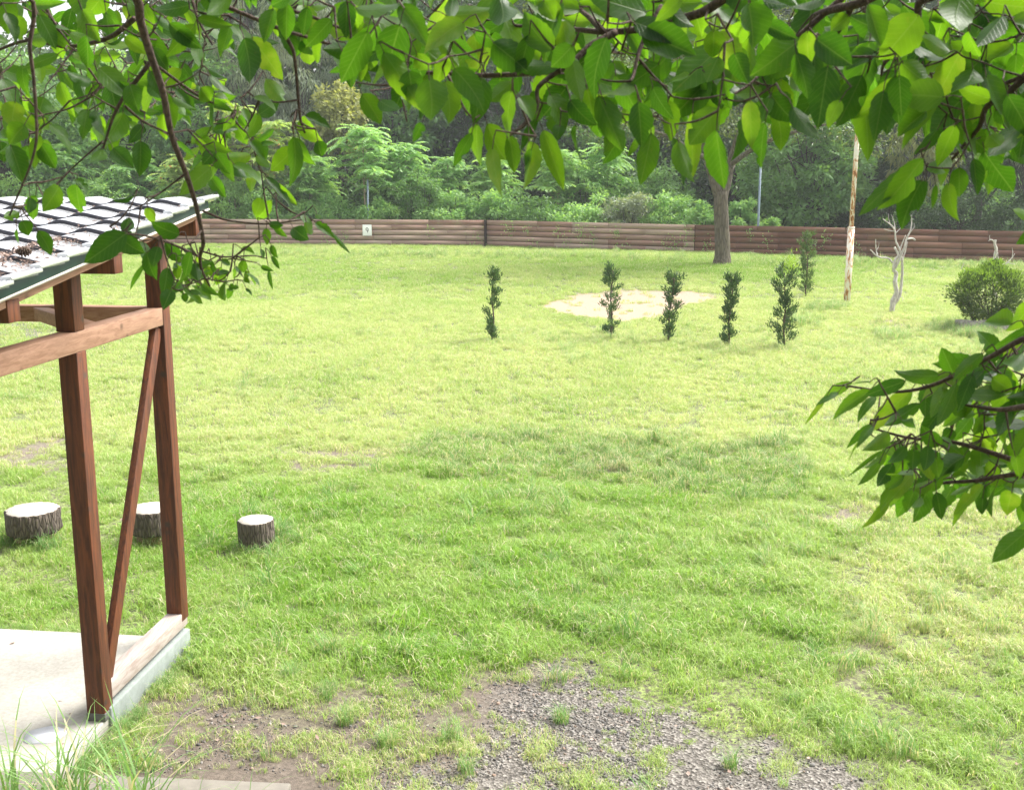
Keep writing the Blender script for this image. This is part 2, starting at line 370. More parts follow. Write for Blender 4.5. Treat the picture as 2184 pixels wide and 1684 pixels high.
def field(n, y0, y1, kill=1.0):
    x, y = sample_ground(n, y0, y1); k = masks(x, y)
    fz = smooth(.40, .60, fbm(x * 3.9, y * 3.9, 15, 5))
    dens = 1 - (1.0 - .62 * fz) * k['gravel'] ** .9 - (.90 - .80 * fz) * k['dirt'] * (1 - k['gravel']) - .97 * k['sand'] - .75 * k['bare']
    dens *= .55 + .6 * smooth(.3, .6, fbm(x * 1.6, y * 1.6, 5)); dens = np.where(k['lush'] > .5, dens * 1.2, dens)
    ok = (rng.uniform(size=len(x)) < dens) & ~on_slab(x, y, -.0) & ~((y < KERB_Y[1]) & (x < -1.15))
    return x[ok], y[ok], {q: a[ok] for q, a in k.items()}
def tints(x, y, k):
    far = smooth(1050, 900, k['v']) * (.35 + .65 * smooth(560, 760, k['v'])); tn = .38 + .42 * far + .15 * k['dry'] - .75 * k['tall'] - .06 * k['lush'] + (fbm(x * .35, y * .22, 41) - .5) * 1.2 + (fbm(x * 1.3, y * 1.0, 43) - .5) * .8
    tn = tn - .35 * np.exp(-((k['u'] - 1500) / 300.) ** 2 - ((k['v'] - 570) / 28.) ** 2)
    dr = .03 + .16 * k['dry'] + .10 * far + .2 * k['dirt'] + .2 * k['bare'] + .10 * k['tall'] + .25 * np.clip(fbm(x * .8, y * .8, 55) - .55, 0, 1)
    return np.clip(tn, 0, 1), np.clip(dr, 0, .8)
lawn_p = [blades_proto('lawn_tuft', 34, .09, .10, .0056, 1.05, GM, i) for i in range(7)]
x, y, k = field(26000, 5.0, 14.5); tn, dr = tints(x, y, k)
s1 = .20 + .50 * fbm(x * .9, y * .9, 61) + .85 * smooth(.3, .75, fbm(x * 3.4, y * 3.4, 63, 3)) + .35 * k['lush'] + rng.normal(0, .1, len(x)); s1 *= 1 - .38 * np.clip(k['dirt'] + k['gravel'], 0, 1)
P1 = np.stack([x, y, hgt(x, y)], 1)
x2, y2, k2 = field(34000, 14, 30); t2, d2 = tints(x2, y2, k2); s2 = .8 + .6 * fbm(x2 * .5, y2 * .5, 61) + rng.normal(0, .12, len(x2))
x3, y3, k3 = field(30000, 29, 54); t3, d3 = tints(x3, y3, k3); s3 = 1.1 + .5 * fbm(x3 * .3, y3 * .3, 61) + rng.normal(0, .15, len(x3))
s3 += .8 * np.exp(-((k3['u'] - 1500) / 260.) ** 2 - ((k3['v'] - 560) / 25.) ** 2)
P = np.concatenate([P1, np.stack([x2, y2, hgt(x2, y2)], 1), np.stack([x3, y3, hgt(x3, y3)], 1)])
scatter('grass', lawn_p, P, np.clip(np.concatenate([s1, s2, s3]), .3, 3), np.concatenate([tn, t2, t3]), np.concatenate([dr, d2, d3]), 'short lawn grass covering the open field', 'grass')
# coarse taller clumps
tall_p = [blades_proto('coarse_tuft', 42, .07, .26, .006, 1.1, GT, 50 + i, 4) for i in range(5)]
x, y = sample_ground(16000, 5.5, 26); k = masks(x, y); cl = fbm(x * .7, y * .7, 91)
pr = .85 * k['tall'] + .20 * k['lush'] * (.3 + (cl > .5)) * smooth(18, 9, y) + .16 * smooth(1150, 1350, k['v']) * (k['u'] > 1700) * (1 - k['gravel']) + .035 * (cl > .6) + .02 * k['gravel'] + .018 + .09 * (k['dry'] > .5) * (cl > .5) + .02 * k['dirt']
pr = pr + .35 * np.exp(-((k['v'] - 735) / 22.) ** 2) * ((k['u'] > 1030) & (k['u'] < 2100))
ok = (rng.uniform(size=len(x)) < pr) & ~on_slab(x, y, .05) & (k['sand'] < .2); x = x[ok]; y = y[ok]; k = {q: a[ok] for q, a in k.items()}
sc1 = np.clip(rng.normal(.62, .26, len(x)), .25, 1.4) * (1 - .3 * k['dirt']) * (1 - .25 * k['gravel']); tn, dr = tints(x, y, k)
Px = [np.stack([x, y, hgt(x, y)], 1)]; ss = [sc1]; tt_ = [tn * .7]; dd = [dr * .8 + .08]
def extra(pts, s, tn, dr):
    pts = np.array(pts)[:, :2]; Px.append(np.stack([pts[:, 0], pts[:, 1], hgt(pts[:, 0], pts[:, 1])], 1)); n = len(pts)
    ss.append(rng.normal(s, s * .15, n)); tt_.append(np.full(n, tn)); dd.append(np.full(n, dr))
extra([G(u + rng.normal(0, 8), v + rng.normal(0, 5)) for u, v in [(595, 1150)] * 7 + [(560, 1110)] * 3 + [(60, 1165)] * 8 + [(330, 1165)] * 6 + [(100, 1175)] * 6 + [(540, 1185)] * 4 + [(20, 1160)] * 4], .8, .25, .05)
extra([G(u + rng.normal(0, 6), v + rng.normal(0, 4)) for u, v in [(1200, 1535)] * 4 + [(700, 1480)] * 4 + [(620, 1450)] * 4 + [(730, 1545)] * 3 + [(960, 1580)] * 3 + [(420, 1420)] * 3 + [(1000, 1650)] * 3 + [(1560, 1640)] * 2 + [(1700, 1500)] * 3 + [(1760, 1530)] * 3 + [(820, 1590)] * 3], .62, .3, .06)
extra([G(u + rng.normal(0, 26), v + rng.normal(0, 5)) for u, v in [(2080, 715)] * 40 + [(2010, 700)] * 20 + [(1760, 660)] * 30 + [(1560, 565)] * 16 + [(1700, 690)] * 20 + [(1900, 720)] * 20], 1.1, .5, .12)
extra([S(q, .13 + abs(rng.normal(0, .03)), 0) for q in rng.uniform(-.6, 1.35, 46)] + [S(1.3, q, 0) for q in rng.uniform(-3, .1, 30)], .42, .3, .08)
fu = rng.uniform(480, 2300, 260); extra([G(a, 545 + 26 * max(0, (a - 1040) / 1140) + rng.normal(2, 4)) for a in fu], 1.5, .45, .12)
scatter('coarse_grass', tall_p, np.concatenate(Px), np.concatenate(ss), np.concatenate(tt_), np.concatenate(dd), 'taller coarse grass clumps standing out of the lawn', 'grass')
# long blades on the bank at the lower left
long_p = [blades_proto('long_tuft', 9, .05, .52, .010, 1.0, GT, 80 + i, 7) for i in range(4)]
pts = [(rng.uniform(-2.75, -1.35), rng.uniform(4.95, 5.4)) for _ in range(46)] + [(rng.uniform(-1.6, 1.6), rng.uniform(4.9, 5.3)) for _ in range(7)]
pts = np.array(pts); zz = hgt(pts[:, 0], pts[:, 1]); n = len(pts)
scatter('long_grass', long_p, np.column_stack([pts, zz]), rng.uniform(.8, 1.7, n) * np.where(pts[:, 0] > -1.9, .45, 1), np.full(n, .25), np.full(n, .05), 'long arching grass blades on the near bank', 'grass')
# pebbles on the gravel
m, t, p, o = newmat('pebble_stone'); rr = attr(t, 'tint', 'INSTANCER')
t.links.new(ramp(t, rr, [(0, (.06, .057, .055)), (.5, (.135, .127, .12)), (.86, (.24, .225, .21)), (.93, (.22, .15, .11)), (1, (.42, .37, .33))]), p.inputs['Base Color']); p.inputs['Roughness'].default_value = .8; PEB = m
def pebble(i):
    r = np.random.default_rng(i); bm_v = []; bm_f = []
    import bmesh
    bm = bmesh.new(); bmesh.ops.create_icosphere(bm, subdivisions=1, radius=1)
    for v_ in bm.verts: v_.co *= r.uniform(.75, 1.15)
    V = [tuple(q.co * Vector((.012, .009, .006))) if False else (q.co.x * .012, q.co.y * .0095, q.co.z * .0065) for q in bm.verts]; F = [tuple(a.index for a in f.verts) for f in bm.faces]; bm.free()
    return npmesh('pebble', V, F, PEB, link=False)
x, y = sample_ground(120000, 5.2, 8.9); k = masks(x, y); ok = (rng.uniform(size=len(x)) < .8 * k['gravel'] ** 1.3 * smooth(.3, .65, fbm(x * 3.1, y * 3.1, 87, 5)) + .42 * k['dirt'] * smooth(.38, .6, fbm(x * 2.4, y * 2.4, 88))) & ~on_slab(x, y, .03) & ~((y < KERB_Y[1]) & (x < -1.15))
x = x[ok]; y = y[ok]; n = len(x)
scatter('gravel', [pebble(i) for i in range(5)], np.stack([x, y, hgt(x, y) + .002], 1), np.clip(rng.lognormal(-.72, .48, n), .22, 2.2), rng.uniform(0, 1, n), np.zeros(n), 'loose grey gravel stones in the foreground', 'gravel', tilt=.5)

# ------------------------------------------------------------------ paving
m, t, p, o = newmat('slab_concrete'); v = pos(t); n1 = noise(t, 2.2, 6, .6, v); n2 = noise(t, 40, 4, .6, v)
c = ramp(t, n1, [(.3, (.235, .22, .185)), (.7, (.36, .34, .295))]); c = mix(t, .15, c, ramp(t, n2, [(.3, g3(.2)), (.7, g3(.8))]))
pc = G(95, 1566, .0895)
vd = t.nodes.new('ShaderNodeVectorMath'); vd.operation = 'DISTANCE'; t.links.new(v, vd.inputs[0]); vd.inputs[1].default_value = tuple(pc)
c = mix(t, ramp(t, math_(t, 'ADD', vd.outputs['Value'], math_(t, 'MULTIPLY', n1, .06)), [(.14, g3(.5)), (.23, g3(0))]), c, (.17, .16, .15))
t.links.new(c, p.inputs['Base Color']); p.inputs['Roughness'].default_value = .75; bump(t, p, n2, .2, .004); CONC = m
sl = MB().box(S(-.22, -1.55, .03), 1.44, 1.60, .055, dA, dB).build('concrete_slab', CONC, bevel=.008)
tag(sl, 'pale concrete slab under the shelter', 'slab', kind='structure')
ks = plain('kerb_stone', (.17, .155, .13), .85, .2, 12)
a = G(-500, 1618, .1); b = G(618, 1668, .1)
kb = MB().beam(a + np.array([0, -.10, -.05]), b + np.array([0, -.10, -.05]), .2, .10, (0, 1, 0)).build('kerb', ks, bevel=.01)
tag(kb, 'grey concrete kerb along the foot of the bank', 'kerb', kind='structure')
# puddle on the slab, reflected sky put into its pale base colour
m, t, p, o = newmat('puddle_pale_reflection'); p.inputs['Base Color'].default_value = (.50, .51, .56, 1); p.inputs['Roughness'].default_value = .22; p.inputs['Specular IOR Level'].default_value = 1.0
pc = G(95, 1566, .0895); V = [pc]; 
for i in range(40):
    a = i / 40 * 6.283; r_ = .10 * (1 + .05 * math.sin(2 * a + 1) + .04 * math.sin(5 * a)); V.append(pc + np.array([math.cos(a) * r_ * 1.15, math.sin(a) * r_ * 1.1, 0]))
V2 = V + [q - np.array([0, 0, .006]) for q in V]
F = [(0, 1 + i, 1 + (i + 1) % 40) for i in range(40)] + [(1 + i, 42 + i, 42 + (i + 1) % 40, 1 + (i + 1) % 40) for i in range(40)]
pud = npmesh('puddle', V2, F, m); tag(pud, 'small round puddle with its shine painted pale on the concrete slab', 'puddle', kind='structure')

# ------------------------------------------------------------------ shelter
WD = wood('stained_wood', (.068, .020, .007), (.19, .055, .017), axis=2); WB = wood('faded_beam_wood', (.30, .15, .09), (.46, .27, .18), (.12, .06, .035), axis=0)
WY = wood('faded_tie_beam_wood', (.27, .14, .085), (.43, .25, .165), (.12, .06, .035), axis=1)
WS = wood('weathered_sill_wood', (.33, .26, .23), (.50, .44, .41), axis=1, knots=False)
sh = thing('shelter', S(0, 0, 0), 'small open timber shelter with a tiled lean-to roof at the left', 'shelter')
PW = .115; zs = .085
def zpurl(s): return 2.84 + .123 * s          # underside of a purlin at depth s
def post(s, r, z0, z1): return MB().box(S(s, r, (z0 + z1) / 2), PW / 2, PW / 2, (z1 - z0) / 2, dB, dA).build('post', WD, sh, bevel=.004)
post(0, 0, zs + .05, 2.385); po = post(1.2, 0, zs + .15, zpurl(1.2))
for s_, r_ in ((-1.25, 0), (-1.25, -2.6), (1.2, -2.6), (0, -2.6)): post(s_, r_, zs, 2.385 if s_ < 1 else zpurl(1.2))
MB().box(S(0, 0, zs + .026), PW / 2 + .003, PW / 2 + .003, .026, dB, dA).build('post_shoe', plain('shoe_metal', (.10, .10, .095), .6, .3, 20), sh, bevel=.003)
for r_ in (0, -2.6):
    MB().beam(S(-1.45, r_, 2.445), S(1.2 - PW / 2, r_, 2.445), .108, .12, dB).build('tie_beam', WY, sh, bevel=.004)
for r0, r1 in ((-2.6 + PW / 2, -PW / 2),):
    MB().beam(S(1.2, r0, 2.45), S(1.2, r1, 2.45), .105, .11, dA).build('cross_beam', WB, sh, bevel=.004)
MB().beam(S(.37, -.055, 2.455), S(1.15, -.83, 2.455), .09, .085, dA - dB).build('corner_brace', WB, sh, bevel=.003)
MB().box(S(0, 0, (2.507 + zpurl(0)) / 2), PW / 2, PW / 2, (zpurl(0) - 2.507) / 2, dB, dA).build('strut', WD, sh, bevel=.004)
MB().box(S(1.2, -.66, (2.507 + zpurl(1.2)) / 2), PW / 2, PW / 2, (zpurl(1.2) - 2.507) / 2, dB, dA).build('strut', WD, sh, bevel=.004)
MB().box(S(-1.1, 0, (2.507 + zpurl(-1.1)) / 2), PW / 2, PW / 2, (zpurl(-1.1) - 2.507) / 2, dB, dA).build('strut', WD, sh, bevel=.004)
MB().beam(S(.085, .01, .31), S(1.12, .01, 2.37), .045, .095, dB).build('brace', WD, sh, bevel=.003)
MB().beam(S(PW / 2, .0, zs + .155), S(1.2 + .04, .0, zs + .155), .112, .11, dB).build('sill', WS, sh, bevel=.005)
MB().box(S(.62, .003, .05), .62, .068, .10, dA, dB).build('footing', plain('footing_concrete', (.22, .25, .235), .9, .2, 14), sh, bevel=.01)
RR = .33
for s_ in (-1.1, 0, 1.2):
    z = zpurl(s_) + .055
    MB().beam(S(s_, -3.1, z), S(s_, RR - .01, z), .105, .108, dA).build('purlin', WD, sh, bevel=.004)
def zr(s): return 2.84 + .131 * s + .092      # top of purlins / underside of rafters
lo, hi = -1.75, 1.33
for r_ in (RR - .04, -.6, -1.2, -1.8, -2.4, -3.0):
    MB().beam(S(lo + .03, r_, zr(lo) + .024), S(hi - .05, r_, zr(hi) + .024), .045, .048, dB).build('rafter', WY, sh, bevel=.003)
MB().beam(S(lo, -1.38, zr(lo) + .055), S(hi, -1.38, zr(hi) + .055), 3.46, .012, dB).build('roof_deck', plain('plywood_edge', (.62, .56, .50), .8), sh)
GRN = plain('green_flashing', (.008, .032, .027), .5, .3)
MB().beam(S(lo, RR + .004, zr(lo) + .088), S(hi, RR + .004, zr(hi) + .088), .02, .054, dB).build('fascia', GRN, sh, bevel=.002)
# tiles: waved courses, each course one lapping row
m, t, p, o = newmat('glazed_roof_tile'); v = pos(t, 'obj'); n1 = noise(t, 3.2, 6, .65, v); n2 = noise(t, 50, 4, .7, v)
c = ramp(t, n1, [(.35, (.56, .57, .60)), (.6, (.70, .71, .74))]); c = mix(t, .12, c, ramp(t, n2, [(.35, (.1, .08, .07)), (.6, (.8, .8, .8))]))
t.links.new(c, p.inputs['Base Color']); p.inputs['Roughness'].default_value = .2; p.inputs['Metallic'].default_value = .5; bump(t, p, n2, .08, .003); TIL = m
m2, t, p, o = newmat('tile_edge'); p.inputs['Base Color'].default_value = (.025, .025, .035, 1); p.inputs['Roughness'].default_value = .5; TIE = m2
PER, ROW = .295, .262
def wave(r):
    ph = ((r - RR) / PER) % 1.0
    return .0155 * np.sin(2 * math.pi * ph + .3 * np.sin(2 * math.pi * ph)) 
V = []; F = []; MI = []
rs = np.arange(RR + .02 - 12 * PER, RR + .021, PER / 14); nr = len(rs); nrow = int((hi - lo) / ROW) + 1
for k_ in range(nrow):
    s0 = hi + .06 - (k_ + 1) * ROW; s1 = s0 + ROW + .05
    for j, (s_, lift) in enumerate(((s0, .0), (s0, .024), (s0 + .004, .028), ((s0 + s1) / 2, .018), (s1, .0))):
        for r_ in rs:
            V.append(S(s_, r_, zr(s_) + .108 + lift + wave(r_)))
    b = k_ * nr * 5
    for j in range(4):
        for i in range(nr - 1):
            q = b + j * nr + i; F.append((q, q + 1, q + nr + 1, q + nr)); MI.append(1 if j <= 1 else 0)
rt = npmesh('roof_tiles', V, F, None, sh, True, mats=[TIL, TIE], mi=MI)
sm = rt.modifiers.new('thick', 'SOLIDIFY'); sm.thickness = .014; sm.offset = -1
for k_ in range(nrow):                                         # rake tiles: a straight pale edge per course
    s0 = hi + .06 - (k_ + 1) * ROW + .03; s1 = s0 + ROW + .02
    MB().beam(S(s0, RR + .022, zr(s0) + .146), S(s1, RR + .022, zr(s1) + .128), .06, .022, dB).build('rake_tile', TIL, sh, bevel=.006)
# litter in the valleys
m, t, p, o = newmat('dry_leaf_litter'); t.links.new(ramp(t, attr(t, 'rnd'), [(0, (.10, .065, .05)), (.5, (.26, .18, .15)), (1, (.42, .32, .27))]), p.inputs['Base Color']); p.inputs['Roughness'].default_value = .95; LIT = m
n = 26000; s_ = rng.uniform(lo + .1, hi - .1, n); r_ = rng.uniform(-2.4, RR - .02, n); ph = ((r_ - RR) / PER) % 1.0
val = -np.sin(2 * math.pi * ph + .55 * np.sin(2 * math.pi * ph)); fs = ((hi + .06 - s_) / ROW) % 1.0
dn = smooth(.5, .62, fbm(s_ * 1.5 + 5, r_ * 1.5, 77)) * smooth(.9, -.9, s_); 
cl = np.exp(-((s_ + .95) / .30) ** 2 - ((r_ - .02) / .24) ** 2) * 1.8 + np.exp(-((s_ + .35) / .2) ** 2 - ((r_ - .14) / .12) ** 2)
prb = smooth(.2, .95, val) * (.15 + dn) * .7 + cl; ok = rng.uniform(size=n) < prb
s_ = s_[ok]; r_ = r_[ok]; n = len(s_); fs = fs[ok]; cl = cl[ok]
P = np.array([O2[0], O2[1], 0]) + s_[:, None] * dA + r_[:, None] * dB; P[:, 2] = zr(s_) + .108 + .012 + .022 * fs + wave(r_) + .004 + rng.uniform(0, .022, n) * (.3 + np.clip(cl, 0, 1))
dd_ = rdir(n); dd_[:, 2] *= .3; V, F = cards(P, dd_, rdir(n, 2), rng.uniform(.012, .035, n), rng.uniform(.006, .014, n))
lt = npmesh('leaf_litter', V, F, LIT, attrs={'rnd': ('FACE', np.repeat(rng.uniform(size=n), 4))}); tag(lt, 'brown dead leaf litter caught between the roof tiles', 'leaf litter', kind='stuff')
# pine cone
pcn = S(-.72, .17, zr(-.72) + .175); ct = thing('pine_cone', pcn, 'small brown pine cone lying on the shelter roof', 'pine cone')
mb = MB()
for k_ in range(46):
    q = k_ / 46; a = k_ * 2.4; rad = .024 * math.sin(math.pi * (q * .85 + .1)); axp = pcn + dB * (q - .5) * .075
    dr_ = dA * math.cos(a) + np.array([0, 0, 1]) * math.sin(a); mb.beam(axp + dr_ * rad * .4, axp + dr_ * rad * 1.2 + dB * .008, .013, .003, np.cross(dr_, dB))
mb.build('scales', plain('cone_brown', (.10, .065, .045), .8, .4, 60), ct)
MB().tube([pcn - dB * .036, pcn + dB * .034], [.012, .007], 8).build('core', plain('cone_core', (.06, .04, .03), .9), ct)

n = 420; fy = rng.uniform(5.3, 13, n); fx = rng.uniform(-.5, .5, n) * fy; z = hgt(fx, fy) + .006; os_ = on_slab(fx, fy); z[os_] = .09; keep = ~((fy < 5.9) & (fx < -1.1)) | os_; keep &= ~(os_ & (rng.uniform(size=n) < .3)); fx = fx[keep]; fy = fy[keep]; z = z[keep] + np.where(on_slab(fx, fy), 0, .02); n = len(fx)
dd_ = rdir(n); dd_[:, 2] *= .15; V, F = cards(np.column_stack([fx, fy, z]), dd_, rdir(n, 3), rng.uniform(.02, .055, n), rng.uniform(.012, .03, n), .2)
fl = npmesh('fallen_leaves', V, F, LIT, attrs={'rnd': ('FACE', np.repeat(rng.uniform(.2, 1, size=n), 4))}); tag(fl, 'small brown fallen leaves scattered over lawn and slab', 'fallen leaves', kind='stuff')
# ------------------------------------------------------------------ log stools
BK = barkmat('log_bark', (.03, .022, .018), (.17, .135, .11), 26, (1, 1, .22), 1, .02); CUT = None
m, t, p, o = newmat('cut_wood'); v = pos(t, 'obj'); wv = t.nodes.new('ShaderNodeTexWave'); wv.wave_type = 'RINGS'; wv.rings_direction = 'Z'; wv.inputs['Scale'].default_value = 18; wv.inputs['Distortion'].default_value = 2
t.links.new(v, wv.inputs['Vector']); t.links.new(mix(t, wv.outputs[0], (.40, .35, .29), (.62, .57, .50)), p.inputs['Base Color']); p.inputs['Roughness'].default_value = .7; CUT = m
YB = wood('yellow_block_wood', (.20, .14, .06), (.32, .24, .11), axis=2)
def stool(u0, u1, vtop, vbase, block, label):
    uc = (u0 + u1) / 2; b = G(uc, vbase); dep = b[1] * CP + CAMZ * SP; rad = (u1 - u0) / 2 * dep / FV * .93
    top = D(uc, vtop, b[1])[2]; th = thing('log_stool', b, label, 'log stool', 'sawn log stools on the lawn')
    z0 = top * .36 if block else -.02
    def ring(z, k, s): return [b + np.array([math.cos(a) * rad * k * (1 + .035 * math.sin(a * 17 + s) + .03 * math.sin(a * 9 + z * 30) + .02 * math.sin(3 * a)), math.sin(a) * rad * k * (1 + .03 * math.sin(a * 19 + s * 2) + .02 * math.sin(3 * a)), z]) for a in np.arange(72) / 72 * 2 * math.pi]
    zz = [z0, z0 + .02, (z0 + top) / 2, top - .014, top - .006]; ks_ = [.97, 1, 1.0, 1.0, .985]; V = []
    for i, (z, k) in enumerate(zip(zz, ks_)): V += ring(z, k, i * .25)
    F = [(i * 72 + j, i * 72 + (j + 1) % 72, (i + 1) * 72 + (j + 1) % 72, (i + 1) * 72 + j) for i in range(4) for j in range(72)] + [tuple(range(72))[::-1], tuple(4 * 72 + j for j in range(72))]
    npmesh('log', V, F, BK, th, False)
    R1 = ring(top - .004, .955, 1); R2 = ring(top, .95, 1); V = R1 + R2
    F = [(j, (j + 1) % 72, 72 + (j + 1) % 72, 72 + j) for j in range(72)] + [tuple(72 + j for j in range(72))]; npmesh('cut_face', V, F, CUT, th)
    if block: MB().tube([b + np.array([0, 0, -.03]), b + np.array([0, 0, z0 + .004])], [rad * .72, rad * .75], 20, wob=.04).build('base_block', YB, th)
stool(16, 133, 1085, 1158, True, 'widest log stool on a block, leftmost on the lawn')
stool(279, 378, 1082, 1160, True, 'log stool on a block seen between the shelter posts')
stool(508, 588, 1107, 1173, False, 'narrow upright log stool standing right of the shelter')

# ------------------------------------------------------------------ fence
def fencemat(name, a, b, moss):
    m, t, p, o = newmat(name); v = pos(t); n = noise(t, 2.0, 6, .65, scaled(t, v, (1, 1, 3)), .3); r = attr(t, 'rnd')
    c = mix(t, r, a, b); c = mix(t, math_(t, 'MULTIPLY', n, .3), c, tuple(q * .55 for q in a)); n2 = noise(t, .9, 5, .7, v)
    c = mix(t, ramp(t, n2, [(.5, g3(0)), (.75, g3(.6))]), c, moss); t.links.new(c, p.inputs['Base Color']); p.inputs['Roughness'].default_value = .85; return m
FL = fencemat('weathered_fence_wood', (.30, .17, .135), (.46, .34, .28), (.27, .28, .17)); FR = fencemat('red_brown_fence_wood', (.15, .06, .04), (.27, .14, .095), (.14, .13, .07)); FB = plain('fence_gap_shade', (.11, .065, .05), .9); FP = plain('fence_post_wood', (.035, .022, .018), .9)
def fence(a, b, mat, label, post_at_end):
    a = np.array(a); b = np.array(b); d = b - a; L = np.linalg.norm(d[:2]); u = d / L; n_ = np.array([u[1], -u[0], 0]); n_ = unit(n_); th = thing('fence', a, label, 'fence', 'timber fence runs behind the lawn')
    H = 1.22; pitch = H / 5; 
    for k in range(5):
        V = []; F = []; A = []; x = 0
        while x < L - .01:
            l = min(random.choice([1.8, 1.8, 2.7, 3.6]), L - x); z0 = .02 + k * pitch; bh = pitch * (.87 if k < 4 else .93)
            mbx = MB().box(a + u * (x + l / 2) + np.array([0, 0, z0 + bh / 2 + random.uniform(-.004, .004)]) + n_ * random.uniform(.0, .006), l / 2 - .004, .008, bh / 2, unit(u), n_, (0, 0, 1))
            q = len(V); V += mbx.v; F += [tuple(q + i for i in f) for f in mbx.f]; A += [random.random()] * 6; x += l
        npmesh('board', V, F, mat, th, attrs={'rnd': ('FACE', A)})
    x = .0
    while x < L + .1:
        MB().box(a + u * min(x, L) - n_ * .075 + np.array([0, 0, H / 2 - .05]), .05, .05, H / 2 + .04, unit(u), n_).build('post', FP, th, bevel=.004); x += 1.8
    MB().box(a + u * L / 2 - n_ * .017 + np.array([0, 0, H / 2 - .02]), L / 2 - .01, .004, H / 2 - .04, unit(u), n_).build('gap_shade', FB, th)  # dark sheet standing in for the shade in the gaps between boards
    if post_at_end: MB().box(b + u * .05 + np.array([0, 0, H / 2]), .035, .06, H / 2 + .01, unit(u), n_).build('end_post', FP, th, bevel=.004)
    return th
g0 = G(440, 521); g0[2] = 0; gm_ = G(1033, 524.5); g2 = G(2240, 563.5)
gl = g0 + (g0 - gm_) * 1.1
bend = G(1480, 540)
fence(gl, gm_, FL, 'weathered grey-brown board fence behind the left half of the lawn', True)
fence(gm_ + np.array([.12, 0, 0]), bend, FL, 'middle stretch of board fence with weeds climbing through it', False)
far_r = bend + (g2 - bend) * 1.6
fence(bend + unit(g2 - bend) * .02, far_r, FR, 'darker red-brown board fence behind the lawn tree', False)
def wline(u):
    if u < 1033: p0, p1, a = gm_, g0, (1033 - u) / (1033 - 440)
    elif u < 1480: p0, p1, a = gm_, bend, (u - 1033) / (1480 - 1033)
    else: p0, p1, a = bend, g2, (u - 1480) / (2240 - 1480)
    return p0 + (p1 - p0) * a
# sign with the number
sp = D(783, 491, gm_[1] + (g0[1] - gm_[1]) * (1033 - 783) / (1033 - 440) - .06); 
sg = thing('sign', sp, 'white square board with the number 9 on the fence', 'sign')
fd = unit(gm_ - gl); fn = np.array([fd[1], -fd[0], 0]); wS = 19.5 * sp[1] / FV / 2 * 1.0; hS = 23 * sp[1] / FV / 2
MB().box(sp, wS, .008, hS, fd, fn).build('panel', plain('sign_white', (.93, .94, .95), .4, .02), sg, bevel=.002)
mb = MB(); nk = sp + fn * .012
ringp = [nk + fd * (.055 * math.cos(a)) + np.array([0, 0, .045 + .062 * math.sin(a)]) for a in np.linspace(0, 2 * math.pi, 17)]
for q0, q1 in zip(ringp[:-1], ringp[1:]): mb.beam(q0, q1 + (q1 - q0) * .15, .03, .004, np.cross(q1 - q0, fn))
tl = [nk + fd * .055 + np.array([0, 0, .045]), nk + fd * .045 + np.array([0, 0, -.03]), nk + fd * .008 + np.array([0, 0, -.11])]
for q0, q1 in zip(tl[:-1], tl[1:]): mb.beam(q0, q1, .036, .004, np.cross(q1 - q0, fn))
mb.build('number', plain('sign_black', (.03, .035, .04), .5), sg)

# ------------------------------------------------------------------ poles
m, t, p, o = newmat('peeling_rusty_paint'); v = scaled(t, pos(t, 'obj'), (1, 1, .3)); n = noise(t, 13, 8, .7, v, .5); n2 = noise(t, 30, 5, .7, v)
c = ramp(t, n, [(.40, (.24, .08, .025)), (.47, (.62, .28, .10)), (.52, (.84, .79, .72)), (.8, (.85, .82, .76))]); c = mix(t, .07, c, ramp(t, n2, [(.4, (.15, .05, .02)), (.6, (.8, .7, .6))]))
t.links.new(c, p.inputs['Base Color']); p.inputs['Roughness'].default_value = .7; bump(t, p, n, .4, .006); RUST = m
b = G(1806, 646); pt = thing('metal_pole', b, 'tall rusty white painted pole standing on the lawn', 'pole')
zj = D(1812, 487, b[1])[2]; zt = D(1838, 112, b[1])[2]
MB().tube([b + np.array([0, 0, -.1]), b + np.array([0, 0, zj])], .088, 20).build('lower_tube', RUST, pt, True)
MB().tube([b + np.array([.0, 0, zj]), b + np.array([.0, 0, zj + .04])], [.095, .09], 20).build('collar', RUST, pt, True)
MB().tube([b + np.array([0, 0, zj + .04]), b + np.array([0.03, 0, zt])], [.062, .058], 18).build('upper_tube', RUST, pt, True)
MB().tube([b + np.array([.03, 0, zt]), b + np.array([.03, 0, zt + .05]), b + np.array([.03, 0, zt + .09])], [.075, .07, .02], 16).build('cap', plain('cap_white', (.8, .8, .8), .5), pt, True)
BL = plain('galvanised_blue_grey', (.20, .26, .34), .5, .15, 10)
for u, v0, v1, yy, lb in ((1617, 478, 335, 47.5, 'blue-grey pipe behind the fence right of the lawn tree'), (785, 470, 385, 55.0, 'blue-grey pipe behind the fence above the numbered sign')):
    q = D(u, v0, yy); q0 = q * 1.0; q0[2] = 0; q1 = D(u + (6 if u > 1000 else -1), v1, yy)
    th = thing('pipe_post', q0, lb, 'pipe post', 'pipe posts behind the fence')
    MB().tube([q0, q, q1], [.05, .05, .045], 10).build('pipe', BL, th, True); MB().tube([q1, q1 + np.array([0, 0, .04])], [.055, .04], 10).build('cap', BL, th, True)

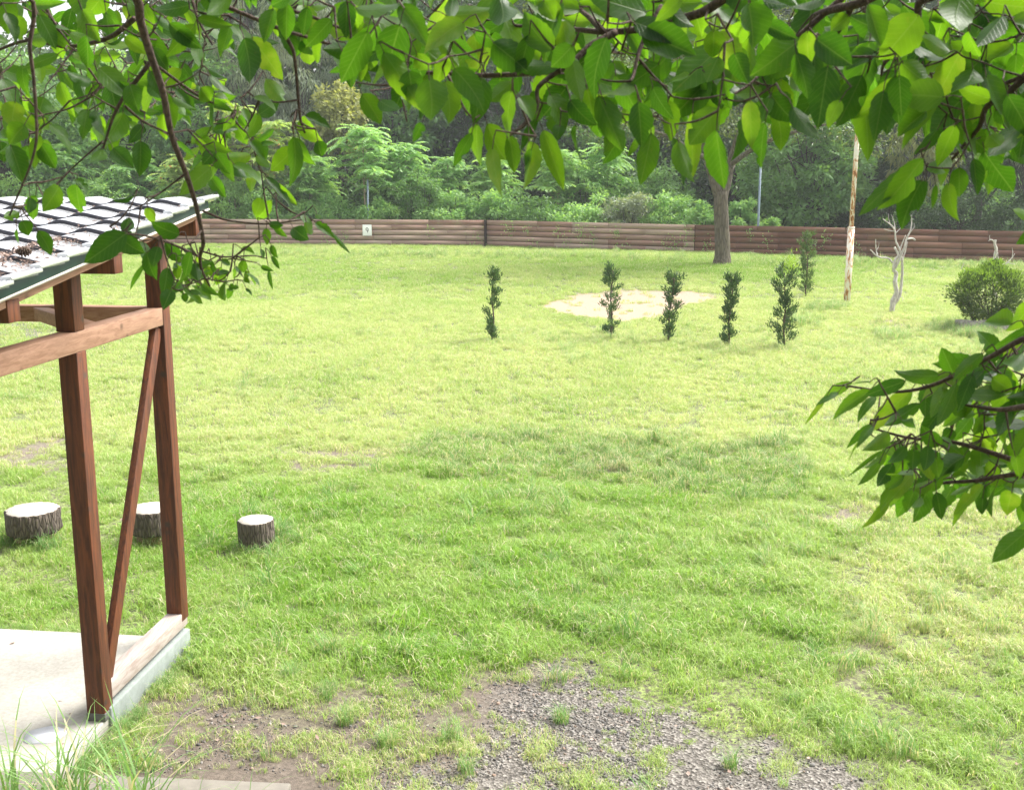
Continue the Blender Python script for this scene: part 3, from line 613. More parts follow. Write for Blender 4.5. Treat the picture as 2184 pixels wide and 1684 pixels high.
# ------------------------------------------------------------------ columnar shrubs
YEW = leafmat('needle_foliage', (.035, .075, .028), (.09, .165, .065), .28, .5); YEWT = leafmat('fresh_shoot_foliage', (.20, .34, .05), (.34, .48, .08), .4)
STM = barkmat('shrub_stem_bark', (.05, .035, .025), (.14, .10, .08), 20)
def column(u, vb, vt, wpx, seed, label, gaps=.3, base_bulk=1.0, yew=YEW, fresh=False):
    r = np.random.default_rng(seed); b = G(u, vb); dep = b[1] * CP + CAMZ * SP; H = D(u, vt, b[1])[2]; W = wpx * dep / FV / 2
    th = thing('columnar_shrub', b, label, 'shrub', 'narrow evergreen shrubs planted on the lawn')
    lean = r.normal(0, .03, 2) * H
    st = [b + np.array([lean[0] * q + .02 * math.sin(q * 9 + seed), lean[1] * q, H * .9 * q - .03]) for q in np.linspace(0, 1, 9)]
    mb = MB().tube(st, list(np.linspace(.022, .008, 9)), 7)
    Pn = []; Dn = []
    nb = 46
    for i in range(nb):
        q = .03 + .93 * i / nb + r.normal(0, .012); q = min(max(q, .02), .97); prof = .35 + .65 * vnoise(np.array([q * 5.5 + seed]), np.array([seed * 3.1]), 7)[0] ** 1.1
        prof = prof * (1.0 if q > .2 else base_bulk) * (1 - max(0, q - .86) * 3.2); rad = W * 1.45 * prof * r.uniform(.5, 1.1)
        if r.uniform() < gaps * (1 if .15 < q < .8 else .3) and vnoise(np.array([q * 6 + seed]), np.array([.5]), 3)[0] < .5: continue
        a = r.uniform(0, 6.283); o_ = b + np.array([lean[0] * q, lean[1] * q, H * q * .93]); tip = o_ + np.array([math.cos(a) * rad, math.sin(a) * rad, .07 + .10 * r.uniform()]) 
        md = (o_ + tip) / 2 + np.array([math.cos(a) * rad * .2, math.sin(a) * rad * .2, -.02]); mb.tube([o_, md, tip], [.006, .005, .003], 4, False)
        k = 54
        for j in range(k):
            f = r.uniform(.25, 1.05); p_ = o_ * (1 - f) + tip * f + r.normal(0, .030, 3); Pn.append(p_); dd = np.array([math.cos(a) * .45, math.sin(a) * .45, 1.0]) + r.normal(0, .42, 3); Dn.append(dd)
    Pn = np.array(Pn); Dn = np.array(Dn); n = len(Pn)
    V, F = cards(Pn, Dn, rng.normal(size=(n, 3)), r.uniform(.055, .095, n), r.uniform(.016, .024, n), .05)
    rv = np.repeat(r.uniform(0, 1, n), 4); mi = np.zeros(len(F), int); mb.build('stem', STM, th, True)
    if fresh:
        n = 170; P = b + np.array([lean[0], lean[1], H * .93]) + r.normal(0, 1, (n, 3)) * np.array([.07, .05, .10]) + np.array([.10, 0, .02]); V2, F2 = cards(P, unit(r.normal(0, .4, (n, 3)) + np.array([0, 0, 1])), rng.normal(size=(n, 3)), np.full(n, .07), np.full(n, .018), .05)
        F = np.concatenate([F, F2 + len(V)]); V = np.concatenate([V, V2]); rv = np.concatenate([rv, np.repeat(r.uniform(size=n), 4)]); mi = np.concatenate([mi, np.ones(len(F2), int)])
    npmesh('foliage', V, F, None, th, attrs={'rnd': ('FACE', rv)}, mats=[yew, YEWT], mi=mi)
column(1051, 728, 566, 36, 11, 'narrow evergreen shrub, leftmost of the row before the sand patch', .45)
column(1303, 722, 556, 50, 12, 'narrow evergreen shrub with a bushy foot and bare waist before the sand', .5, 1.25)
column(1423, 728, 572, 46, 13, 'narrow evergreen shrub at the right part of the sand patch', .4)
column(1553, 736, 576, 38, 14, 'narrow evergreen shrub between the sand patch and the brightest tipped shrub', .35)
column(1673, 742, 556, 52, 15, 'densest narrow evergreen shrub with bright fresh shoots on top', .1, 1.0, fresh=True)
YEW2 = leafmat('pale_needle_foliage', (.05, .10, .03), (.12, .20, .07), .3, .5)
column(1719, 632, 484, 44, 16, 'paler narrow shrub farther back beside the rusty pole', .15, .9, yew=YEW2)

# ------------------------------------------------------------------ dead pollarded trees
DW = barkmat('bare_grey_wood', (.30, .27, .24), (.62, .58, .54), 12, (1, 1, .25), .5, .02)
def dead(name_pts, u0, vb, yy, label, sc_=1.0):
    b = G(u0, vb) if yy is None else np.array([D(u0, vb, yy)[0], yy, 0]); y0 = b[1]; th = thing('dead_tree', b, label, 'dead tree', 'bare pollarded trees on the lawn')
    for i, (pl, r0, r1) in enumerate(name_pts):
        pts = [D(u, v, y0 + dy) for u, v, dy in pl]
        if i == 0: pts[0] = np.array([pts[0][0], pts[0][1], -.05])
        c = curve(pts, 5); MB().tube(c, [.82 * (r0 + (r1 - r0) * (k / (len(c) - 1))) for k in range(len(c))], 9, wob=.16).build('trunk' if i == 0 else 'limb', DW, th, True)
def cv(x, y): return (1650 + x * .29945) / 1.055, (400 + y * .29945) / 1.055
def pp(*a): return [(*cv(x, y), dy) for x, y, dy in a]
dead([(pp((1190, 1020, 0), (1200, 930, 0), (1225, 860, 0), (1215, 780, 0), (1225, 720, .05), (1205, 690, 0), (1215, 620, 0), (1240, 580, 0), (1210, 520, .05)), .085, .03),
      (pp((1205, 960, .1), (1250, 880, .1), (1265, 780, .12), (1270, 680, .1), (1265, 600, .05), (1250, 540, 0), (1220, 470, 0), (1215, 400, 0), (1190, 360, 0), (1125, 310, 0)), .05, .016),
      (pp((1215, 680, 0), (1250, 610, -.05), (1270, 560, -.05), (1290, 510, -.05), (1300, 460, 0), (1330, 400, 0), (1340, 340, .05), (1335, 280, .05)), .042, .014),
      (pp((1200, 640, 0), (1165, 605, 0), (1110, 600, 0), (1075, 585, 0), (1030, 540, 0)), .034, .014), (pp((1085, 590, 0), (1075, 550, .05), (1070, 500, 0), (1070, 460, 0)), .022, .008), (pp((1075, 545, 0), (1090, 520, .05), (1095, 490, 0)), .012, .006),
      (pp((1215, 400, 0), (1210, 340, .05), (1190, 280, 0)), .018, .007), (pp((1215, 400, 0), (1185, 400, 0), (1130, 385, 0)), .016, .007), (pp((1215, 420, 0), (1250, 385, 0), (1275, 345, 0)), .016, .006),
      (pp((1305, 460, 0), (1345, 455, .1), (1368, 470, .1)), .03, .022), (pp((1330, 410, 0), (1360, 370, 0), (1358, 340, 0)), .014, .006), (pp((1245, 560, 0), (1270, 490, .05), (1295, 430, .05)), .024, .010), (pp((1265, 640, .1), (1290, 560, .15), (1310, 480, .15)), .026, .012),
      (pp((1190, 370, 0), (1170, 320, .05), (1165, 270, .05)), .010, .005), (pp((1250, 880, .1), (1275, 905, 0), (1268, 925, -.05)), .012, .006)],
     1907, 668, None, 'pale dead pollarded tree with forked twisting stems right of the rusty pole')
dead([(pp((1975, 900, 0), (1970, 700, 0), (1965, 600, 0), (1975, 540, 0), (1965, 500, 0), (1970, 465, 0)), .065, .04),
      (pp((1970, 490, 0), (1940, 465, 0), (1915, 475, 0)), .03, .012), (pp((1930, 470, 0), (1925, 440, 0), (1930, 430, 0)), .012, .006), (pp((1972, 620, 0), (2000, 630, 0), (2030, 655, 0), (2060, 635, 0), (2095, 600, 0), (2115, 570, 0)), .035, .012),
      (pp((2095, 600, 0), (2100, 560, 0), (2095, 525, 0)), .014, .006), (pp((2060, 635, 0), (2090, 645, 0), (2120, 650, 0)), .014, .008), (pp((1985, 560, 0), (1990, 600, 0), (2020, 650, 0)), .02, .014), (pp((1970, 700, 0), (1800, 690, .1), (1720, 690, .1), (1735, 640, .1)), .03, .01)],
     2133, 690, 30.5, 'pale dead tree stump with stub arms rising behind the round bush')

# ------------------------------------------------------------------ round bush and its stone edging
AZL = leafmat('bush_foliage', (.035, .07, .02), (.11, .17, .04), .3, .5); AZT = leafmat('bush_young_foliage', (.12, .22, .03), (.23, .36, .06), .35)
bb = G(2112, 703); dep = bb[1] * CP + CAMZ * SP; bw_ = 78 * dep / FV; bh_ = D(2100, 560, bb[1])[2] * .90
bt = thing('round_bush', bb, 'round clipped green bush over a stone edging at the right', 'bush')
n = 8000; d_ = rdir(n); rr_ = rng.uniform(.35, 1, n) ** .5; lump = 1 + .2 * np.sin(d_[:, 0] * 7 + 1) * np.cos(d_[:, 2] * 6) + .08 * rng.normal(size=n)
P = bb + np.array([0, .25, bh_ * .56]) + d_ * (rr_ * lump)[:, None] * np.array([bw_ * .95, bw_ * .8, bh_ * .46]); ok = P[:, 2] > .12 + rng.uniform(0, .2, n); P = P[ok]; d_ = d_[ok]; n = len(P)
V, F = cards(P, unit(d_ + rng.normal(0, .5, (n, 3)) + np.array([0, 0, .5])), rdir(n, .6), rng.uniform(.06, .10, n), rng.uniform(.022, .035, n))
npmesh('foliage', V, F, AZL, bt, attrs={'rnd': ('FACE', np.repeat(rng.uniform(size=n), 4))})
n = 2600; d_ = rdir(n, 1.1); d_ = d_[d_[:, 2] > .05]; n = len(d_); lump = 1.02 + .2 * np.sin(d_[:, 0] * 7 + 1) * np.cos(d_[:, 2] * 6) + .06 * rng.normal(size=n)
P = bb + np.array([0, .25, bh_ * .56]) + d_ * lump[:, None] * np.array([bw_ * .97, bw_ * .8, bh_ * .46]); V, F = cards(P, unit(d_ * .4 + rng.normal(0, .4, (n, 3)) + np.array([0, 0, .9])), rdir(n, .6), rng.uniform(.06, .09, n), rng.uniform(.02, .032, n))
npmesh('young_foliage', V, F, AZT, bt, attrs={'rnd': ('FACE', np.repeat(rng.uniform(size=n), 4))})
mb = MB()
for i in range(16):
    a = rng.uniform(0, 6.28); q = bb + np.array([rng.normal(0, .1), .25 + rng.normal(0, .1), 0]); e = bb + np.array([math.cos(a) * bw_ * .75, .25 + math.sin(a) * bw_ * .6, bh_ * rng.uniform(.4, .8)]); mb.tube(curve([q, (q + e) / 2 + np.array([0, 0, .06]), e], 4), list(np.linspace(.02, .006, 9)), 5, False)
mb.build('stems', STM, bt, True)
SB = barkmat('edging_stone', (.18, .16, .15), (.42, .38, .36), 5, (1, 1, 1), .6, .03)
bo = thing('stone_edging', bb, 'grey weathered stone edging at the foot of the round bush', 'edging')
for i in range(9):
    a = -2.9 + i * .34; c_ = bb + np.array([math.cos(a) * bw_ * .72, .3 + math.sin(a) * bw_ * .62, .08]); ta = np.array([-math.sin(a), math.cos(a), 0]); na_ = np.array([math.cos(a), math.sin(a), 0])
    MB().box(c_ + np.array([0, 0, random.uniform(-.02, .03)]), .15, .10, .13, ta, na_).build('stone', SB, bo, bevel=.04)

# ------------------------------------------------------------------ tree builders
TB = barkmat('tree_bark', (.035, .028, .02), (.21, .175, .125), 9, (1, 1, .16), 1, .05); TBD = barkmat('dark_tree_bark', (.03, .024, .02), (.10, .08, .065), 6, (1, 1, .2), .8, .05); TBP = barkmat('pale_stem_bark', (.22, .17, .11), (.42, .35, .25), 8, (1, 1, .3), .4, .02)
def tree(name, base, H, rc, zc, leaf, n, mat, label, cat='tree', group=None, trunk=.25, bark=TBD, fork=None, nclump=60, hang=.0, aspect=.5, stem_pts=None, squash=1.0, seed=0, spread=.25, th=None, flat=.6):
    r = np.random.default_rng(seed); base = np.array(base, float); th = th or thing(name, base, label, cat, group)
    cc = base + np.array([0, 0, zc]); hz = (H - zc); hz2 = min(zc - .3, hz * .75)
    dc = unit(r.normal(size=(nclump, 3))); rad = r.uniform(.35, 1, nclump) ** .6; C = dc * rad[:, None] * np.array([rc, rc * squash, 1]); C[:, 2] *= np.where(C[:, 2] > 0, hz, hz2); C += cc
    mb = MB(); fk = fork or zc * .55; tp = curve([base + np.array([0, 0, -.15]), base + np.array([r.normal(0, .02) * H, 0, fk * .5]), base + np.array([r.normal(0, .03) * H, r.normal(0, .02) * H, fk]), cc + np.array([0, 0, hz * .55])], 5)
    rads = [trunk * (1.35 if k == 0 else 1.0) * (1 - .85 * k / (len(tp) - 1)) for k in range(len(tp))]; mb.tube(tp, rads, 12, wob=.06)
    for c in C[:max(8, nclump // 2)]:
        k = r.integers(len(tp) // 3, len(tp) - 1); s_ = tp[k]; mid = (s_ + c) / 2 + np.array([0, 0, -.05 * np.linalg.norm(c - s_)]); q = rads[k] * .45
        mb.tube(curve([s_, mid, c], 4), list(np.linspace(max(q, .02), .012, 9)), 6, False)
    mb.build('trunk', bark, th, True)
    per = n // nclump; cr = spread * rc * r.uniform(.7, 1.3, nclump); idx = np.repeat(np.arange(nclump), per); n = len(idx)
    off = unit(r.normal(size=(n, 3))) * (r.uniform(0, 1, n) ** .45)[:, None] * cr[idx][:, None] * np.array([1, 1, flat]); P = C[idx] + off; P[:, 2] = np.maximum(P[:, 2], .05)
    dd = unit(off) + r.normal(0, .6, (n, 3)) + np.array([0, 0, -.35 - hang]); N = r.normal(0, .6, (n, 3)) + np.array([0, -.2, 1.0])
    L = r.uniform(.7, 1.25, n) * leaf; V, F = cards(P, dd, N, L, L * aspect * r.uniform(.8, 1.2, n))
    rv = np.clip(np.repeat(r.uniform(0, 1, nclump), per) * .5 + r.uniform(0, .5, n), 0, 1)
    npmesh('crown', V, F, mat, th, attrs={'rnd': ('FACE', np.repeat(rv, 4))}); return th
def fronds(P, az, el, L, r, nl=9, ll=.13):
    """pinnate leaves: pairs of leaflets along an arching midrib"""
    PP = []; DD = []; NN = []; 
    for p_, a, e, l in zip(P, az, el, L):
        h = np.array([math.cos(a), math.sin(a), 0]); sd_ = np.array([-h[1], h[0], 0])
        for j in range(nl):
            q = (j + 1) / nl; ang = e - q * 1.15; pt = p_ + h * l * q * math.cos(e - q * .5) + np.array([0, 0, l * q * math.sin(e - q * .55)])
            ax = h * math.cos(ang) + np.array([0, 0, math.sin(ang)])
            for sg_ in (-1, 1): PP.append(pt); DD.append(sd_ * sg_ + ax * .45 + np.array([0, 0, -.25])); NN.append(np.array([0, 0, 1]) + r.normal(0, .25, 3))
    return np.array(PP), np.array(DD), np.array(NN)
def pinnate(base, H, label, mat, seed, R_=1.2, tiers=5, per=10, ll=.27, fl=.9, stem=.04, group='young feather leaved trees behind the fence'):
    r = np.random.default_rng(seed); base = np.array(base, float); th = thing('young_tree', base, label, 'young tree', group)
    top = base + np.array([r.normal(0, .12), 0, H * .93]); st = curve([base + np.array([0, 0, -.1]), (base + top) / 2 + np.array([r.normal(0, .12), 0, 0]), top], 6)
    mb = MB().tube(st, list(np.linspace(stem, .012, len(st))), 7)
    P = []; A = []; E = []; Ls = []
    for k in range(tiers):
        z = H * (.48 + .47 * k / max(1, tiers - 1)); a = r.uniform(0, 6.28); ext = R_ * (1.1 - .75 * k / tiers) * r.uniform(.5, 1); s_ = base + (top - base) * (z / (H * .93)) * .93
        tips = [s_ + np.array([0, 0, .05])] + [s_ + np.array([math.cos(a + q * 2.1) * ext, math.sin(a + q * 2.1) * ext, .5 * ext]) for q in range(3)]
        for q in tips[1:]: mb.tube([s_ - np.array([0, 0, .15]), (s_ + q) / 2 - np.array([0, 0, .08]), q], [.018, .013, .008], 5, False)
        for q in tips:
            for j in range(per): P.append(q); A.append(j / per * 6.283 + r.uniform(0, .6)); E.append(r.uniform(.15, .95)); Ls.append(fl * r.uniform(.6, 1.1))
    PP, DD, NN = fronds(P, A, E, Ls, r); n = len(PP); V, F = cards(PP, DD, NN, ll * r.uniform(.75, 1.15, n), ll * .34 * np.ones(n), .08, .1)
    mb.build('trunk', TBP, th, True); npmesh('crown', V, F, mat, th, attrs={'rnd': ('FACE', np.repeat(r.uniform(0, 1, n), 4))}); return th

# ------------------------------------------------------------------ the tree on the lawn
LT = leafmat('lawn_tree_foliage', (.05, .085, .022), (.13, .18, .045), .35)
b = G(1540, 567); yb = b[1]; lt_ = thing('lawn_tree', b, 'broad tree with a thick forked trunk standing inside the fence', 'tree')
def L_(u, v, dy=0): return D(u, v, yb + dy)
mb = MB(); tr = curve([b + np.array([0, 0, -.1]), L_(1541, 545), L_(1540, 500), L_(1538, 450), L_(1537, 408)], 5); mb.tube(tr, [.40 - .10 * min(1, k / 5) - .05 * k / len(tr) for k in range(len(tr))], 20, wob=.05)
for pl, r0 in (((L_(1536, 425), L_(1522, 385), L_(1508, 340, .4), L_(1490, 260, .8), L_(1450, 150, 1.5), L_(1420, 40, 2)), .2), ((L_(1540, 425), L_(1552, 380), L_(1562, 330, -.3), L_(1590, 240, -.8), L_(1620, 130, -1), L_(1640, 20, -1.5)), .2),
               ((L_(1560, 350, -.3), L_(1620, 310, -1.5), L_(1700, 280, -2.5), L_(1790, 260, -3)), .10), ((L_(1508, 340, .4), L_(1440, 300, 0), L_(1370, 270, -1), L_(1290, 250, -2)), .10), ((L_(1550, 380), L_(1565, 350, 2), L_(1600, 260, 4)), .12), ((L_(1515, 370), L_(1500, 300, -2), L_(1480, 230, -4)), .11)):
    c = curve(pl, 5); mb.tube(c, list(np.linspace(r0, .03, len(c))), 10, False, wob=.05)
mb.build('trunk', TB, lt_, True)
r = np.random.default_rng(5); nc = 230; C = np.column_stack([b[0] + r.normal(0, 3.2, nc), b[1] + r.normal(0, 2.6, nc), r.uniform(4.9, 12.5, nc)]); C[:, 2] -= .05 * (C[:, 0] - b[0]) ** 2 * (C[:, 2] < 7) * .5
idx = np.repeat(np.arange(nc), 95); n = len(idx); off = r.normal(0, .42, (n, 3)) * np.array([1, 1, .5]); P = C[idx] + off; V, F = cards(P, unit(off) + r.normal(0, .5, (n, 3)) + np.array([0, 0, -.5]), r.normal(0, .6, (n, 3)) + np.array([0, 0, 1]), r.uniform(.10, .17, n), r.uniform(.05, .08, n))
npmesh('crown', V, F, LT, lt_, attrs={'rnd': ('FACE', np.repeat(np.clip(r.uniform(0, .5, nc)[idx] + r.uniform(0, .5, n), 0, 1), 4))})

# ------------------------------------------------------------------ woodland beyond the fence
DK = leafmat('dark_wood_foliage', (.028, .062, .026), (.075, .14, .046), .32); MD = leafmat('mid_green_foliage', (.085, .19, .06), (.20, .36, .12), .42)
LG = leafmat('light_green_foliage', (.18, .35, .11), (.34, .53, .20), .45); PG = leafmat('feather_leaf_foliage', (.19, .37, .13), (.35, .56, .24), .48)
BG = leafmat('grey_bamboo_foliage', (.15, .20, .14), (.30, .36, .26), .4); BY = leafmat('yellow_bamboo_foliage', (.20, .23, .07), (.38, .40, .16), .4); WG = leafmat('weed_foliage', (.15, .32, .10), (.33, .52, .22), .45)
PGY = leafmat('yellowing_feather_leaf', (.20, .32, .09), (.38, .50, .16), .45, dry=(.4, .16, .06))
def at(u, y): return np.array([D(u, 400, y)[0], y, 0])
# far belt as one mass
V_, F_, A_ = [], [], []; k0 = 0; mb = MB(); r = np.random.default_rng(99)
for x in np.arange(-48, 52, 2.6):
    for row in range(3):
        y = 71 + 8 * row + r.uniform(-3, 3); H = r.uniform(14, 18) + 2.5 * row; H *= .80 if (x < -26 and row == 0) else 1.0; H *= .62 if x < -22 else 1
        nc = 44; C = np.column_stack([x + r.normal(0, 2.0, nc), y + r.normal(0, 1.6, nc), r.uniform(.3, H, nc)]); idx = np.repeat(np.arange(nc), 46); n = len(idx)
        off = r.normal(0, .75, (n, 3)) * np.array([1, 1, .6]); V, F = cards(C[idx] + off, unit(off) + r.normal(0, .5, (n, 3)) + np.array([0, 0, -.4]), r.normal(0, .6, (n, 3)) + np.array([0, -.2, 1]), r.uniform(.4, .7, n), r.uniform(.26, .42, n))
        V_.append(V); F_.append(F + k0); k0 += len(V); A_.append(np.repeat(np.clip(r.uniform(0, .5, nc)[idx] + r.uniform(0, .5, n), 0, 1), 4))
wl = npmesh('woodland', np.concatenate(V_), np.concatenate(F_), DK, attrs={'rnd': ('FACE', np.concatenate(A_))}); tag(wl, 'dark dense woodland closing off the park in the distance', 'woodland', kind='stuff')
for i, (u, y, H, rc, zc, leaf, n, mat, lb, kw) in enumerate([
    (20, 60, 10.2, 3.6, 6.5, .22, 9000, MD, 'mid green tree beyond the fence at the far left edge', {}),
    (250, 64, 10.4, 3.4, 6.0, .22, 8000, LG, 'light green tree beyond the fence above the shelter roof', {}),
    (425, 62, 13.0, 2.6, 7.5, .2, 6000, MD, 'tall slim green tree left of the grey bamboo thicket', {}),
    (545, 63, 18.0, 2.5, 8.5, .30, 9000, BG, 'grey-green drooping bamboo thicket at the upper left', dict(hang=1.6, aspect=.13)),
    (640, 64, 18.5, 2.6, 9.0, .30, 9000, BG, 'tall grey-green bamboo plumes behind the yellowish small tree', dict(hang=1.6, aspect=.13)),
    (735, 59.5, 8.0, 1.5, 5.9, .20, 3600, BY, 'small yellowish round crown before the grey bamboo', dict(flat=.8)),
    (850, 65, 16, 3.2, 7.5, .26, 8000, MD, 'green tree behind the feather leaved saplings', {}),
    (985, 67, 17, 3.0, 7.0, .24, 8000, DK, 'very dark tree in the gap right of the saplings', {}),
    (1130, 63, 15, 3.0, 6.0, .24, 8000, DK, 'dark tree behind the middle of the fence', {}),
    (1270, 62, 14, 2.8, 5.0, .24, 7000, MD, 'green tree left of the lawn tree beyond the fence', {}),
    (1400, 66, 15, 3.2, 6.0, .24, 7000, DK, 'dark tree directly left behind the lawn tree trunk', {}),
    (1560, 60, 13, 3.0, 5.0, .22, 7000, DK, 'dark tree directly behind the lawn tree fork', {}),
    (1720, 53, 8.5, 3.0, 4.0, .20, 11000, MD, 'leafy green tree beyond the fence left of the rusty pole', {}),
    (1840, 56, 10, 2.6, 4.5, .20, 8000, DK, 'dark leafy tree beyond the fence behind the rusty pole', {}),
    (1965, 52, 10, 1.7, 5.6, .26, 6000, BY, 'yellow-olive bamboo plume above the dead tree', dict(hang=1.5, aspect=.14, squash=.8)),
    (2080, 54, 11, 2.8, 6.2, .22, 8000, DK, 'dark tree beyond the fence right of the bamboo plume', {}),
    (2190, 49, 9, 1.5, 5.6, .26, 5000, BG, 'grey-green bamboo plume at the right edge', dict(hang=1.5, aspect=.14)),
    (2290, 52, 11, 3, 5.5, .22, 7000, DK, 'dark tree beyond the fence past the right edge bamboo', {})]):
    tree('woodland_tree' if mat not in (BG, BY) else 'bamboo', at(u, y), H, rc, zc, leaf * 1.3, int(n * 1.3), mat, lb, 'tree' if mat not in (BG, BY) else 'bamboo', 'trees beyond the fence', trunk=.2 if mat not in (BG, BY) else .06, seed=100 + i, nclump=90, spread=.26, **kw)
for i, (u, y, vt, mat, lb, kw) in enumerate([
    (395, 57, 330, PGY, 'slim young tree with a pale stem just right of the roof corner', {}), (505, 58, 215, PGY, 'yellowing feather leaved tree near the bamboo thicket', dict(R_=1.6)),
    (590, 57.5, 250, PGY, 'feather leaved young tree with reddish tinted tips', dict(R_=1.3)), (160, 60, 300, PG, 'feather leaved young tree behind the shelter roof', dict(R_=1.5)),
    (300, 59, 320, PG, 'feather leaved young tree over the tiled roof, right of another', dict(R_=1.4)), (660, 57, 330, LG, 'low broad young tree left of the tallest stem', {}),
    (782, 56, 258, PG, 'tallest feather leaved young tree with a long bare stem', dict(R_=1.5, tiers=6, stem=.06)), (865, 57, 300, PG, 'feather leaved young tree just right of the tallest stem', dict(R_=1.1)),
    (950, 58, 330, PG, 'small feather leaved young tree against the dark gap', dict(R_=.8, tiers=4)), (1060, 57, 335, LG, 'young tree under the hanging leaves at the centre', {}),
    (1190, 56, 320, LG, 'young tree with drooping tips above the middle fence', dict(R_=1.4)), (1290, 57, 300, PG, 'light feathery young tree left of the lawn tree', dict(R_=1.2))]):
    H = D(u, vt, y)[2]; pinnate(at(u, y), H, lb, mat, 300 + i, **kw)
def mound(u, y, H, rc, mat, lb, seed, name='wild_shrub', leaf=.16, n=5200):
    y = max(y, wline(u)[1] + rc * 1.0 + .35)
    tree(name, at(u, y), H, rc, H * .42, leaf, n, mat, lb, 'shrub', 'wild shrubs behind the fence', trunk=.03, seed=seed, nclump=46, spread=.30, squash=.7, fork=.3)
for i, (u, y, H, rc, mat, lb) in enumerate([
    (-20, 57, 3.6, 2.2, LG, 'wild shrub beyond the fence at the left edge of the photo'), (110, 56, 3.2, 2.0, WG, 'wild shrub beyond the fence over the left of the roof'),
    (230, 58, 3.8, 2.0, LG, 'light wild shrub beyond the fence over the middle of the roof'), (350, 55.5, 3.0, 1.6, WG, 'wild shrub beyond the fence near the roof corner'),
    (470, 57, 3.4, 1.7, LG, 'wild shrub beyond the fence right of the roof corner'), (570, 55, 2.6, 1.5, WG, 'shrub beyond the fence left of the numbered sign'),
    (690, 55, 2.4, 1.6, WG, 'pale low weed mound just left above the numbered sign'), (800, 54.5, 2.1, 1.2, WG, 'low weed mound directly above the numbered sign'),
    (900, 56, 3.6, 1.5, MD, 'darker shrub under the young feather leaved trees'), (960, 54, 2.7, 1.5, WG, 'bright weed mound left above the dark fence joint'),
    (1060, 53.6, 2.7, 1.6, WG, 'bright weed mound above the dark fence joint'), (1150, 53.3, 2.4, 1.4, MD, 'deep green weed mound right of the fence joint'),
    (1240, 53, 2.5, 1.5, WG, 'green weed mound behind the middle stretch of fence'), (1340, 52.2, 2.7, 1.5, BG, 'greyish plumed weed mound left of the lawn tree trunk'),
    (1430, 51.5, 2.5, 1.2, WG, 'weed mound close on the left of the lawn tree trunk'), (1250, 56, 4.2, 1.7, LG, 'taller light shrub behind the middle weed mounds'),
    (1400, 56, 3.6, 1.6, MD, 'taller mid green shrub behind the greyish weed mound'), (1500, 50, 2.3, .9, WG, 'small bright weed mound touching the lawn tree trunk on the left'),
    (1585, 49.5, 2.3, .9, WG, 'bright weed mound just right of the lawn tree trunk'), (1640, 48.6, 1.5, .6, LG, 'tiny bright plant peeping over the fence beside the blue pipe'),
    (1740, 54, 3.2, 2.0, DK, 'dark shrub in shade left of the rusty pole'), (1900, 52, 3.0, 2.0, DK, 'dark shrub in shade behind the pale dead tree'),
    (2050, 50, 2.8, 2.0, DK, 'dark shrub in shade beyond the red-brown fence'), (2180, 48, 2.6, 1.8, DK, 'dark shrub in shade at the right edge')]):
    mound(u, y, H, rc, mat, lb, 400 + i)
V_, F_, A_ = [], [], []; k0 = 0; r = np.random.default_rng(98)
for x in np.arange(-36, 34, 1.1):
    y = 60 + r.uniform(-1.5, 3); H = r.uniform(2.0, 4.6); nc = 16; C = np.column_stack([x + r.normal(0, .8, nc), y + r.normal(0, .6, nc), r.uniform(.1, H, nc)]); idx = np.repeat(np.arange(nc), 60); n = len(idx)
    off = r.normal(0, .4, (n, 3)); V, F = cards(C[idx] + off, unit(off) + r.normal(0, .5, (n, 3)), r.normal(0, .6, (n, 3)) + np.array([0, -.2, 1]), r.uniform(.2, .34, n), r.uniform(.1, .17, n))
    V_.append(V); F_.append(F + k0); k0 += len(V); A_.append(np.repeat(np.clip(r.uniform(0, .5, nc)[idx] + r.uniform(0, .5, n), 0, 1), 4))
ug = npmesh('undergrowth', np.concatenate(V_), np.concatenate(F_), MD, attrs={'rnd': ('FACE', np.concatenate(A_))}); tag(ug, 'tangled green undergrowth at the wood edge beyond the fence', 'undergrowth', kind='stuff')
# climbing weeds on the fence
vn = []; 
PP = []; 
for u, zc_, s_, k in [(1092, .85, .22, 60), (1132, .8, .12, 30), (1200, .8, .14, 30), (1248, .75, .2, 50), (1322, .8, .15, 40), (1216, .25, .25, 50), (1272, .3, .4, 90), (1150, .2, .25, 40), (1440, .3, .2, 50), (1470, .5, .35, 80), (1420, .3, .2, 30), (1510, .35, .2, 40), (1610, .9, .15, 25), (1780, .75, .2, 60), (1750, .4, .15, 40), (920, .7, .15, 20), (740, .3, .2, 30), (1020, .3, .25, 40), (700, .2, .2, 30), (600, .3, .3, 40), (1650, .5, .3, 40), (1850, .4, .2, 30), (1340, .25, .3, 40)]:
    q = wline(u); 
    for j in range(k): PP.append(q + np.array([rng.normal(0, s_ * .8), -.07 - abs(rng.normal(0, .06)), max(.03, zc_ + rng.normal(0, s_))]))
PP = np.array(PP); n = len(PP); V, F = cards(PP, rng.normal(0, .5, (n, 3)) + np.array([0, -.3, .4]), rdir(n) + np.array([0, -1, .5]), rng.uniform(.06, .12, n), rng.uniform(.03, .06, n))
cw = npmesh('climbing_weeds', V, F, WG, attrs={'rnd': ('FACE', np.repeat(rng.uniform(size=n), 4))}); tag(cw, 'scattered green weeds creeping up the fence boards', 'weeds', kind='stuff')

